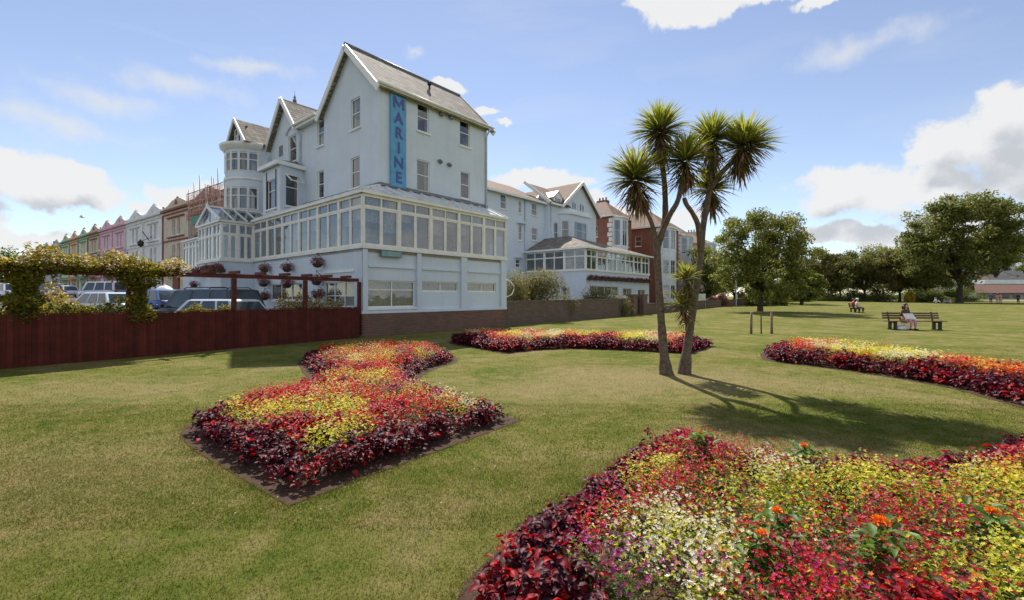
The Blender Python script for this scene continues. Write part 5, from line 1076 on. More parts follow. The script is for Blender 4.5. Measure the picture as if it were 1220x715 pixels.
def person(loc, rz, label, pose, top, legs, hairc, skinc=(.55,.33,.24), hairlong=True, h=1.0, lean=0.0, hat=None):
    """faces local -y"""
    e = empty('person', loc, rz, label, 'person'); SK = mat('skin_tone', skinc, .6, .03); TP = mat('clothing_top', top, .8, .1, 12); LG = mat('clothing_legs', legs, .8, .1, 12); HR = mat('hair', hairc, .6, .2, 20)
    s = h; J = {}
    if pose == 'stand': hip = .90; kn = [(.10,-.03,.49),(-.11,.02,.49)]; an = [(.11,.03,.08),(-.12,.06,.08)]; hd = [((.24,.02,1.12),(.25,-.06,.88)),((-.25,.02,1.12),(-.24,-.08,.88))]
    elif pose == 'sit': hip = .52; kn = [(.11,-.46,.50),(-.12,-.46,.50)]; an = [(.12,-.46,.09),(-.10,-.42,.09)]; hd = [((.25,-.02,.76),(.10,-.27,.68)),((-.25,-.02,.76),(-.08,-.27,.68))]
    elif pose == 'ground': hip = .12; kn = [(.14,-.38,.42),(-.14,-.40,.38)]; an = [(.13,-.62,.07),(-.12,-.66,.07)]; hd = [((.26,.02,.36),(.16,-.28,.38)),((-.28,.12,.32),(-.30,.22,.06))]
    y0 = 0; dz = hip-.90 if pose != 'stand' else 0
    def t(z, y=0): return (0, y-lean*(z-.9)*1.0, z+dz)
    V = []; E = []; Rd = []
    def av(p, r, pa=None):
        V.append(tuple(c*s for c in p)); Rd.append(r*s)
        if pa is not None: E.append((pa, len(V)-1))
        return len(V)-1
    pel = av(t(.92), .125); wa = av(t(1.08), .11, pel); ch = av(t(1.30), .135, wa); nb = av(t(1.45,.01), .06, ch); nk = av(t(1.51,-.005), .052, nb); jaw = av(t(1.58,-.03), .072, nk); hm = av(t(1.66,-.02), .088, jaw); av(t(1.735,-.01), .060, hm); av(t(1.625,-.125), .014, jaw)
    arms = []
    for i, sd in enumerate((1,-1)):
        sh = av((sd*.165, t(1.40)[1], 1.40+dz), .062, ch); el = av(hd[i][0] if pose != 'stand' else (hd[i][0]), .044, sh); wr = av(hd[i][1], .028, el); w = Vector(hd[i][1]); d = (w-Vector(hd[i][0])).normalized(); side = Vector((1,0,0)); pm = av(w+d*.06, .026, wr)
        for k in range(4): o = side*(.024*(k-1.5)); f1 = av(w+d*(.115+.008*(k in (1,2)))+o, .009, pm); av(w+d*(.155+.012*(k in (1,2)))+o+Vector((0,0,-.015)), .007, f1)
        th = av(w+d*.07+side*(-sd*.045), .010, pm); av(w+d*.10+side*(-sd*.06), .008, th)
    for i, sd in enumerate((1,-1)):
        hp = av((sd*.09, -.02, .86+dz), .085, pel); k = av(kn[i], .058, hp); a = av(an[i], .038, k); av((an[i][0]+.01*sd, an[i][1]-.13, an[i][2]-.04), .032, a)
    body = skin('body', V, E, Rd, SK, e)
    # clothes: slightly larger shells over torso and arms, hips and legs
    V, E, Rd = [], [], []; pel = av(t(.95), .145); wa = av(t(1.08), .130, pel); ch = av(t(1.29), .155, wa); av(t(1.42,.01), .085, ch)
    for i, sd in enumerate((1,-1)): sh = av((sd*.165, t(1.40)[1], 1.39+dz), .076, ch); el = av(hd[i][0], .058, sh); w = Vector(hd[i][0]).lerp(Vector(hd[i][1]), .75); av(w, .042, el)
    skin('jacket', V, E, Rd, TP, e)
    V, E, Rd = [], [], []; pel = av(t(.93), .142)
    for i, sd in enumerate((1,-1)): hp = av((sd*.09, -.02, .86+dz), .102, pel); k = av(kn[i], .074, hp); w = Vector(kn[i]).lerp(Vector(an[i]), .85); av(w, .055, k)
    skin('trousers', V, E, Rd, LG, e)
    # shoes, hair and face
    for i in (0,1): m = MB(); a = Vector(an[i])*s; m.tube([a+Vector((0,.05,-.03)), a+Vector((0,-.06,-.04)), a+Vector((0,-.16,-.055))], [.045,.045,.03], 8); m.build('shoe', M['iron'], e)
    c = Vector(t(1.675,-.0))*s; m = MB(); V2 = []; n = 10
    for i in range(7):
        ph = PI*.62*i/6
        for k in range(n): a = 2*PI*k/n; rr = math.sin(ph); f = 1.0 if math.sin(a) > -.35 else (.97 if ph < 1.0 else .80); V2.append((c.x+.105*s*rr*math.cos(a)*f, c.y+.012+.118*s*rr*math.sin(a)*f, c.z+.10*s*math.cos(ph)))
    m.add(V2, [(i*n+k, i*n+(k+1)%n, (i+1)*n+(k+1)%n, (i+1)*n+k) for i in range(6) for k in range(n)], 0, True)
    if hairlong: m.tube([c+Vector((0,.08,.0)), c+Vector((0,.11,-.14)), c+Vector((0,.10,-.28))], [.095,.10,.06], 10); m.tube([c+Vector((.09,.02,0)), c+Vector((.11,-.01,-.15)), c+Vector((.10,-.03,-.28))], [.03,.04,.02], 8); m.tube([c+Vector((-.09,.02,0)), c+Vector((-.11,-.01,-.15)), c+Vector((-.10,-.03,-.28))], [.03,.04,.02], 8)
    m.build('hair', HR, e)
    for sd in (-1,1): m = MB(); q = Vector(t(1.655,-.105))*s+Vector((sd*.032,0,0)); m.lathe(q, [(0,-.012),(.011,-.005),(.011,.005),(0,.012)], 8); m.build('eye', M['iron'], e)
    m = MB(); q = Vector(t(1.585,-.104))*s; m.tube([q+Vector((-.022,.004,0)), q, q+Vector((.022,.004,0))], [.004,.007,.004], 6); m.build('mouth', M['t_red'], e)
    if hat: m = MB(); m.lathe(c, [(.17,.0),(.17,.015),(.108,.02),(.10,.10),(.0,.12)], 14); m.build('hat', mat('hat', hat, .8), e)
    return e
def cars():
    def car(loc, hd, label, L, Wd, Hh, paint, kind='hatch', rough=.25, metal=.3, rails=False, rack=None):
        z = gzl(loc[0], loc[1]); rz = math.atan2(hd[1], hd[0]); e = empty('parked_car', (loc[0],loc[1],z), rz, label, 'car', 'cars parked behind the fence'); P = mat('car_paint', paint, rough, .02, 2, metal=metal, spec=.6); w = Wd/2
        belt = .56*Hh+.0; hood = belt-.08; st = {'hatch': (.18,.34,-.35,-.47), 'estate': (.20,.33,-.42,-.49), 'suv': (.19,.30,-.44,-.49), 'mpv': (.27,.42-.08,-.43,-.49), 'saloon': (.16,.30,-.22,-.36)}[kind]
        xb, xa, xc, xd = [v*L for v in st]; xs = [(-L/2,.40*Hh,.82),(-L/2+.12,belt*.96,.95),(-L*.36,belt,1),(0,belt,1),(xa,belt,1),(L*.42,hood*.93,.96),(L/2-.08,.50*Hh*.85,.88),(L/2,.36*Hh,.74)]; m = MB(); V = []; n = 10
        for x, zt, ws in xs:
            ww = w*ws; zb = .22 if abs(x) < L*.45 else .30
            V += [(x,-ww*.9,zb),(x,-ww,zb+.12),(x,-ww,zt*.72),(x,-ww*.95,zt*.95),(x,-ww*.78,zt),(x,ww*.78,zt),(x,ww*.95,zt*.95),(x,ww,zt*.72),(x,ww,zb+.12),(x,ww*.9,zb)]
        Fc = [(i*n+k,(i+1)*n+k,(i+1)*n+(k+1)%n,i*n+(k+1)%n) for i in range(len(xs)-1) for k in range(n)]+[tuple(range(n)), tuple(range((len(xs)-1)*n, len(xs)*n))]; m.add(V, Fc, 0, True)
        bo = m.build('body', P, e); m = MB(); z0 = belt-.03; z1 = Hh; a = .93*w; b = .74*w      # cabin with rounded roof
        def ring(x, z, y): return [(x,-y,z),(x,y,z)]
        lo = [(xd,z0),(xa,z0)]; V = [(xa,-a,z0),(xa,a,z0),(xd,a,z0),(xd,-a,z0),(xb,-b,z1-.05),(xb,b,z1-.05),(xc,b,z1-.05),(xc,-b,z1-.05),(xb-.12,-b*.82,z1),(xb-.12,b*.82,z1),(xc+.12,b*.82,z1),(xc+.12,-b*.82,z1)]
        m.add(V, [(0,1,5,4),(1,2,6,5),(2,3,7,6),(3,0,4,7),(4,5,9,8),(5,6,10,9),(6,7,11,10),(7,4,8,11),(8,9,10,11),(3,2,1,0)]); m.build('cabin', P, e)
        def lerp(p, q, t): return Vector(p).lerp(Vector(q), t)
        def pane(c, inset, off, name='side_window'):
            c = [Vector(p) for p in c]; n_ = (c[1]-c[0]).cross(c[2]-c[0]).normalized(); g = sum(c, Vector())/4; n_ = n_ if n_.dot(g-Vector((0,0,Hh*.5))) > 0 else -n_; q = [p.lerp(g, inset)+n_*off for p in c]; mm = MB(); mm.add(q+[p-n_*.02 for p in q], [(0,1,2,3)]+[(i,(i+1)%4,(i+1)%4+4,i+4) for i in range(4)]); mm.build(name, M['car_glass'], e)
        pane([V[0],V[1],V[5],V[4]], .10, .012, 'windscreen'); pane([V[2],V[3],V[7],V[6]], .14, .012, 'rear_window')
        for (f0, f1) in (((0,3,7,4), None), ((1,2,6,5), None)):
            A_, B_, C_, D_ = [V[i] for i in f0]
            for t0, t1 in ((.05,.37),(.39,.69),(.71,.95)): pane([lerp(A_,B_,t0),lerp(A_,B_,t1),lerp(D_,C_,t1-(.03 if t1 < .9 else -.0)),lerp(D_,C_,t0+.03 if t0 < .1 else t0)], .045, .012)
        for sx in (L*.31, -L*.30):
            for sy in (-1,1):
                m = MB(); m.tube([(sx,sy*(w-.20),.32),(sx,sy*(w+.005),.32)], .32, 20); wh = m.build('wheel', M['tyre'], e); m = MB(); m.tube([(sx,sy*(w-.02),.32),(sx,sy*(w+.012),.32)], .20, 14); m.build('rim', M['grey_metal'], wh)
        for sy in (-1,1):
            m = MB(); m.lathe((L/2-.10,sy*w*.66,.56*belt+.22), [(0,-.08),(.13,-.04),(.13,.04),(0,.08)], 10); m.build('headlight', M['white_paint'], e); m = MB(); m.box((xa-.25,sy*(w+.02),belt-.02),(xa-.12,sy*(w+.17),belt+.11)); m.build('wing_mirror', P, e)
            m = MB(); m.box((-L/2+.02,sy*w*.62,belt*.68),(-L/2+.13,sy*w*.86,belt*.92)); m.build('tail_light', M['t_red'], e)
        if rails:
            for sy in (-1,1): m = MB(); m.tube([(xb-.3,sy*b*.8,z1+.0),(xb-.45,sy*b*.8,z1+.07),(xc+.4,sy*b*.8,z1+.07),(xc+.25,sy*b*.8,z1)], .02, 6); m.build('roof_rail', M['iron'], e)
        return e
    car((-13.35,19.9), (-.95,.3), 'dark grey green estate car with roof rails, left of the silver hatchback', 4.85, 1.88, 1.72, (.035,.045,.045), 'suv', rails=True)
    car((-11.25,17.35), (-.95,.32), 'silver hatchback nearest the fence, below the pergola post', 4.1, 1.7, 1.40, (.62,.65,.70), 'hatch')
    X = lambda px, Y: ((px-CX)/F*Y, Y)
    car(X(124,43), (-.98,.18), 'silver people carrier seen between the two climber covered posts', 4.5, 1.8, 1.75, (.60,.60,.68), 'mpv')
    car(X(124,25.5), (-.93,.36), 'pale silver blue car directly below the silver people carrier', 4.0, 1.7, 1.30, (.55,.63,.72), 'hatch')
    car(X(58,44), (.6,-.8), 'dark blue car in the far left of the car park', 4.3, 1.75, 1.45, (.03,.05,.22), 'saloon')
    car(X(8,40), (-.9,.4), 'white car at the left edge behind the climbers', 4.2, 1.75, 1.45, (.7,.7,.7), 'hatch')
    car(X(76,58), (-.9,.4), 'small white car far off in the street', 4.1, 1.7, 1.45, (.72,.72,.74), 'hatch')
    car(X(184,29), (-.9,.4), 'blue car mostly hidden behind the dark estate car', 4.1, 1.7, 1.45, (.05,.13,.35), 'hatch')
    x, y = X(196,30); e = empty('kiosk', (x,y,gzl(x,y)), 0, 'small white round kiosk beside the dark estate car', 'kiosk'); m = MB(); m.lathe((0,0,0), [(.5,0),(.5,1.3)], 12); m.build('body', M['white_paint'], e); m = MB(); m.lathe((0,0,1.31), [(.58,0),(.54,.12),(.25,.35),(.06,.42),(.05,.5),(.0,.55)], 12); m.build('roof', M['white_paint'], e)
def park_things():
    bl = gp(1090, 393); bench(bl, R(-3), 'long dark wooden bench with a woman sitting on it')
    w = gp(1078, 393); person((w.x, w.y+.02, w.z), R(8), 'woman in a brown jacket reading on the long bench', 'sit', (.10,.05,.04), (.55,.28,.36), (.035,.015,.010), lean=.1)
    m = MB(); c = Vector((w.x-.02, w.y-.34, .0)); m.prism([c+Vector(v) for v in ((-.26,-.05,.58),(0,-.10,.56),(0,.10,.86),(-.26,.14,.86))], (0,.012,0)); m.prism([c+Vector(v) for v in ((.002,-.10,.56),(.26,-.05,.58),(.26,.14,.86),(.002,.10,.86))], (0,.012,0)); tag(m.build('newspaper', mat('paper', (.75,.72,.70), .9, .15, 30)), 'open newspaper on the lap of the woman on the bench', 'newspaper')
    def bag(p, s, label, rz=0):
        e = empty('carrier_bag', p, rz, label, 'bag', 'white bags by the long bench'); m = MB(); V = []; n = 14; rg = random.Random(label)
        pr = [(.75,0),(1,.12),(1.02,.4),(.85,.7),(.5,.9),(.12,1.0)]
        for i, (r, z) in enumerate(pr):
            for k in range(n): a = 2*PI*k/n; j = 1+rg.uniform(-.14,.14); V.append((s[0]*r*math.cos(a)*j, s[1]*r*math.sin(a)*j, s[2]*z*(1+rg.uniform(-.05,.05))))
        m.add(V, [(i*n+k, i*n+(k+1)%n, (i+1)*n+(k+1)%n, (i+1)*n+k) for i in range(len(pr)-1) for k in range(n)]+[tuple(range(n)), tuple(range((len(pr)-1)*n, len(pr)*n))], 0, True); m.build('sack', M['white_paint'], e)
        m = MB(); m.tube([(-s[0]*.3,0,s[2]*.9),(-s[0]*.2,0,s[2]*1.25),(s[0]*.2,0,s[2]*1.25),(s[0]*.3,0,s[2]*.9)], .012, 6); m.build('handle', M['white_paint'], e)
    g = gp(1071, 392.6); bag((g.x, g.y-.25, g.z), (.42,.24,.26), 'large white bag lying on the grass at the feet of the reading woman'); g = gp(1088,393); bag((g.x, g.y+.02, .466), (.17,.13,.24), 'white bag on the bench seat beside the reading woman')
    # the double seat further off
    b2 = gp(1019, 373); b2z = gz(0, b2.y); bench((b2.x, b2.y, b2z), R(68), 'smaller bench with two people, seen from its end', L=1.7)
    person((b2.x+.12, b2.y+.40, b2z), R(68), 'person in red top sitting on the smaller bench', 'sit', (.55,.03,.03), (.06,.06,.09), (.08,.05,.03), hairlong=False)
    person((b2.x-.14, b2.y-.42, b2z), R(68), 'person in white top and cap on the smaller bench', 'sit', (.7,.7,.7), (.08,.08,.10), (.3,.28,.25), hairlong=False, hat=(.75,.75,.75))
    for px, lab, tc, lc, hc, rz in ((1115,'person in white sitting on the grass, left of the picnic group',(.75,.75,.75),(.7,.7,.72),(.2,.12,.08),20),(1125,'person in grey sitting in the middle of the picnic group',(.30,.30,.36),(.4,.4,.45),(.05,.03,.02),60),(1132,'person in red and white sitting at the right of the picnic group',(.6,.2,.2),(.75,.75,.75),(.06,.03,.02),-60)):
        Y = 80; person(((px-CX)/F*Y, Y, gz(0,Y)+.02), R(rz), lab, 'ground', tc, lc, hc)
    for px, lab, tc, lc, hc, hat in ((1180.5,'standing man in a blue jacket and dark trousers',(.05,.14,.40),(.02,.025,.05),(.3,.25,.2),None),(1188,'standing woman in a pink top and pale hat',(.60,.36,.30),(.58,.40,.34),(.15,.1,.06),(.7,.65,.6)),(1192,'standing person in salmon clothes beside the woman in the hat',(.62,.30,.26),(.5,.3,.25),(.1,.06,.04),None),(1213,'standing person in dark clothes near the right edge',(.02,.02,.03),(.02,.02,.03),(.03,.02,.02),None)):
        Y = 76; person(((px-CX)/F*Y, Y, gz(0,Y)), R(180 if px > 1185 else 160), lab, 'stand', tc, lc, hc, hat=hat, hairlong=hat is not None)
    for px, r, h, lab in ((895,.055,1.02,'left of the three stakes on the lawn, a thick grey one'),(907,.03,.92,'slim dark middle stake of the three'),(919.5,.055,1.0,'right of the three stakes, thick and grey')):
        g = gp(px, 398); m = MB(); m.tube([(0,0,-.1),(random.uniform(-.02,.02),0,h)], [r,r*.9], 10); o = m.build('stake', M['stake' if r > .04 else 'dark_bark']); o.location = g; tag(o, lab, 'stake', 'stakes round a planting spot')
    # lamp post and white cabinet beyond the low wall
    x = (877-CX)/F*60; e = empty('lamp_post', (x,60,gz(0,60)), 0, 'slim pale lamp post beyond the low wall', 'lamp post'); m = MB(); m.tube([(0,0,0),(0,0,3.6)], [.09,.05], 8); m.build('pole', M['white_render'], e); m = MB(); m.lathe((0,0,3.6), [(.08,0),(.2,.35),(.24,.4),(.03,.6)], 8); m.build('lantern', M['white_paint'], e)
    x = (835-CX)/F*53; e = empty('utility_cabinet', (x,53,gz(0,53)), 0, 'white utility cabinet by the low wall right of the palms', 'cabinet'); m = MB(); m.box((-.45,-.25,0),(.45,.25,1.75)); m.build('case', M['cream_paint'], e); m = MB(); m.box((-.4,-.275,.1),(-.01,-.252,1.65)); m.box((.01,-.275,.1),(.4,-.252,1.65)); m.build('door', M['white_paint'], e)
    # gull
    c = at(97.5, 259, 60); e = empty('seagull', c, R(30), 'white gull flying over the terrace roofs', 'bird'); m = MB(); m.tube([(-.30,0,.0),(-.2,0,.02),(0,0,0),(.2,0,.02),(.30,0,.05),(.38,0,.04)], [.02,.06,.09,.06,.045,.008], 8)
    for s in (-1,1): m.slab([(.12,s*.05,.02),(.10,s*.38,.24),(-.02,s*.62,.16),(-.10,s*.35,.20),(-.12,s*.05,.02)], .015)
    m.build('body', M['white_paint'], e)
def baskets():
    G = leafmat('basket_leaf', (.05,.08,.015), (.14,.16,.03), .3); Rr = leafmat('basket_bloom', (.28,.02,.05), (.50,.08,.13), .3); Dk = leafmat('basket_dark', (.10,.02,.03), (.22,.05,.05), .3)
    pos = [(378,313,'top basket of the column nearest the hotel corner'),(342,319,'top basket of the middle column'),(315,320,'top basket of the column farthest left'),(377,334,'middle basket of the column nearest the hotel corner'),(342,338,'lower basket of the middle column'),(314,337,'middle basket of the left column'),(379,351,'lowest and largest red basket of the column nearest the corner'),(315,353,'lowest basket of the left column')]
    def blob(e, n, rx, ry, rz, L=.07, drop=.5):
        q = RNG.normal(0,1,(n,3)); q /= np.linalg.norm(q,axis=1,keepdims=True); q *= (RNG.uniform(0,1,n)**.4)[:,None]; P = q*np.array([rx,ry,rz])+np.array([0,0,.05])
        s = scatter(T_QUAD, P, RNG.normal(0,1,(n,3))+[0,0,-.3], q+[0,0,.3], L, L*.6, RNG.choice([0,0,1,1,2], n)); npmesh('flowers', *s[:3], [G,Rr,Dk], s[3], e)
    for px, py, lab in pos:
        y = HF.Yy(px, -.32); z = HF.z(py, -.32, y); x, yy = HF.w(-.32, y); e = empty('hanging_basket', (x,yy,z), HF.rz, 'pink flowered hanging basket, '+lab, 'basket', 'hanging baskets on the hotel wall')
        m = MB(); m.lathe((0,0,-.24), [(.02,0),(.14,.03),(.2,.12),(.21,.2)], 12); m.build('basket', M['dark_bark'], e); blob(e, 520, .34, .28, .24)
        m = MB(); m.bar((.28,0,.45),(-.02,0,.45), .02, .02); m.bar((.28,0,.2),(-.02,0,.44), .02, .02); m.tube([(0,0,.44),(0,0,.0)], .008, 5); m.build('bracket', M['iron'], e)
    for i, (px, py) in enumerate(((236,324),(247,322),(258,320))):
        y = HF.Yy(px, -2.0); z = HF.z(py, -2.0, y); x, yy = HF.w(-2.0, y); e = empty('window_box', (x,yy,z), HF.rz, ('leftmost','middle','rightmost')[i]+' of three flower filled window boxes under the glazed porch', 'window box', 'window boxes under the porch'); m = MB(); m.box((-.13,-.5,-.22),(.3,.5,-.02)); m.build('trough', M['dark_bark'], e); blob(e, 700, .34, .62, .28, .09)
    y = HF.Yy(231,-2.0); x, yy = HF.w(-2.0, y); e = empty('hanging_basket', (x,yy,HF.z(339,-2.0,y)), HF.rz, 'dark hanging basket on the porch wall above the estate car', 'basket'); m = MB(); m.lathe((0,0,-.2), [(.02,0),(.16,.05),(.2,.2)], 10); m.build('basket', M['dark_bark'], e); m = MB(); m.bar((.28,0,.4),(0,0,.4),.02,.02); m.build('bracket', M['iron'], e); blob(e, 300, .28, .28, .2)
    # row of troughs below the sun lounge
    n = 13
    for k in range(n):
        x = 24.9+12.4*k/(n-1); o = HF.w(x, 3.7); e = empty('flower_trough', (*o, 3.45), HF.rz, 'flower trough on the sun lounge wall, %s of the row' % ('leftmost' if k == 0 else 'rightmost' if k == n-1 else 'between the ends'), 'trough', 'red flower troughs below the sun lounge'); m = MB(); m.box((-.42,-.1,-.25),(.42,.18,-.05)); m.build('trough', M['dark_bark'], e); blob(e, 200, .42, .2, .18, .11)
def hills():
    rg = np.random.default_rng(5); m = MB(); xs = np.linspace(-120,900,90); ys = np.linspace(190,760,34)
    def hz(x, y): t = min(1, max(0, (y-200)/330)); env = 1/(1+math.exp(-(x/y-.93)/.035)); return .6+env*(58*(t*t*(3-2*t))+5*math.sin(x*.012+1)*t+3*math.sin(x*.04+y*.02)*t)-(1-env)*3
    V = [(x,y,hz(x,y)) for y in ys for x in xs]; n = len(xs); m.add(V, [(j*n+i,j*n+i+1,(j+1)*n+i+1,(j+1)*n+i) for j in range(len(ys)-1) for i in range(n-1)], 0, True); M['hill'] = mat('hill', (.10,.11,.045), 1, .3, .03, space='Object', col2=(.05,.065,.025)); tag(m.build('hills', M['hill']), kind='structure')
    cols = [('cream',(.55,.50,.42)),('white',(.66,.66,.66)),('pale grey',(.42,.42,.42)),('pink',(.52,.40,.38)),('tan',(.42,.32,.24))]; k = 0; hw = [mat('house_render', c, .8, .1) for _, c in cols]; rm = [M['brown_tile'], M['dark_slate']]
    rows = [(215,8),(250,8),(290,8),(335,9),(385,9),(440,9),(500,9)]
    for ri, (Y, cnt) in enumerate(rows):
        for j in range(cnt):
            px = 1128+(1262-1128)*(j+rg.uniform(-.2,.2))/cnt; x = (px-CX)/F*Y; y = Y+rg.uniform(-8,8); z = hz(x,y); c = int(rg.integers(5)); w = rg.uniform(9,15); d = 8; h = rg.uniform(5,7.5)
            e = empty('hillside_house', (x,y,z-.5), rg.uniform(-.4,.4), '%s house on the far hillside, %s row of the town' % (cols[c][0], ('lowest','second','third','fourth','fifth','sixth','top')[ri]), 'house', 'houses on the far hillside')
            m = MB(); m.box((-w/2,-d/2,-2),(w/2,d/2,h)); m.prism([(-w/2+.01,-d/2,h+.002),(-w/2+.01,d/2,h+.002),(-w/2+.01,0,h+2.6)], (w-.02,0,0)); m.build('wall', hw[c], e)
            m = MB(); m.slab([(-w/2-.3,0,h+2.95),(w/2+.3,0,h+2.95),(w/2+.3,-d/2-.5,h),(-w/2-.3,-d/2-.5,h)], .2); m.slab([(-w/2-.3,0,h+2.95),(w/2+.3,0,h+2.95),(w/2+.3,d/2+.5,h),(-w/2-.3,d/2+.5,h)], .2); m.build('roof', rm[int(rg.integers(2))], e)
            for zz in (1.0, 3.8):
                for q in (-.32, 0, .32): m = MB(); m.box((q*w-.7,-d/2-.05,zz),(q*w+.7,-d/2-.004,zz+1.4)); m.build('window', M['car_glass'], e)
    for i in range(26):
        Y = rg.uniform(205,480); px = rg.uniform(1120,1260); x = (px-CX)/F*Y; tree('hill_tree', x, Y, rg.uniform(8,13), [(0,0,6,4,4,3.2)], 'dark rounded tree between houses on the far hillside', [bpy.data.materials['leaf_dark']], nclump=12, per=70, leaf=1.2, tr=.3, fork=.3, cr=.2, seed=100+i, group='trees between the hillside houses'); bpy.data.objects[-1] if False else None
    for o in [o for o in bpy.data.objects if o.name.startswith('hill_tree') and o.parent is None]: o.location.z = hz(o.location.x, o.location.y)-.5
    # low pavilion with a long brown roof, and the white flat roofed building behind it
    x = (1196-CX)/F*118; e = empty('pavilion', (x,118,.7), R(-6), 'low pavilion with a long red brown roof near the right edge', 'building'); m = MB(); m.box((-9,-3,0),(12,4,2.0)); m.build('wall', M['w_grey'], e); m = MB(); m.slab([(-10,-4.2,1.9),(13,-4.2,1.9),(11,.5,4.0),(-6.5,.5,4.0)], .25); m.slab([(-10,5.2,1.9),(13,5.2,1.9),(11,.5,4.0),(-6.5,.5,4.0)], .25); m.build('roof', mat('pavilion_roof', (.17,.085,.065), .8, .2), e)
    for k in range(8): m = MB(); m.box((-8+k*2.5,-3.06,.5),(-6.4+k*2.5,-3.004,1.7)); m.build('window', M['car_glass'], e)
    x = (1180-CX)/F*150; e = empty('flat_roofed_building', (x,150,.7), 0, 'long pale flat roofed building behind the pavilion', 'building'); m = MB(); m.box((-6,-4,0),(26,6,5.0)); m.build('wall', M['w_grey'], e); m = MB(); m.box((-6.5,-4.5,5.003),(26.5,6.5,6.3)); m.build('roof', M['white_render'], e)
    for k in range(9): m = MB(); m.box((-5+k*3.3,-4.06,2.4),(-2.9+k*3.3,-4.004,4.0)); m.build('window', M['car_glass'], e)
    # two cars by the far path
    for i, (px, c, lab) in enumerate(((1168,(.55,.58,.62),'silver car parked beyond the far right corner of the lawn'),(1216,(.04,.10,.35),'blue vehicle cut by the right edge beyond the lawn'))):
        pass
    m = MB(); y0 = 96; m.add([(60,y0,gz(0,y0)+.02),(200,y0-8,gz(0,y0-8)+.02),(200,y0+6,gz(0,y0+6)+.02),(60,y0+12,gz(0,y0+12)+.02)], [(0,1,2,3)]); tag(m.build('path', M['paving']), kind='structure')
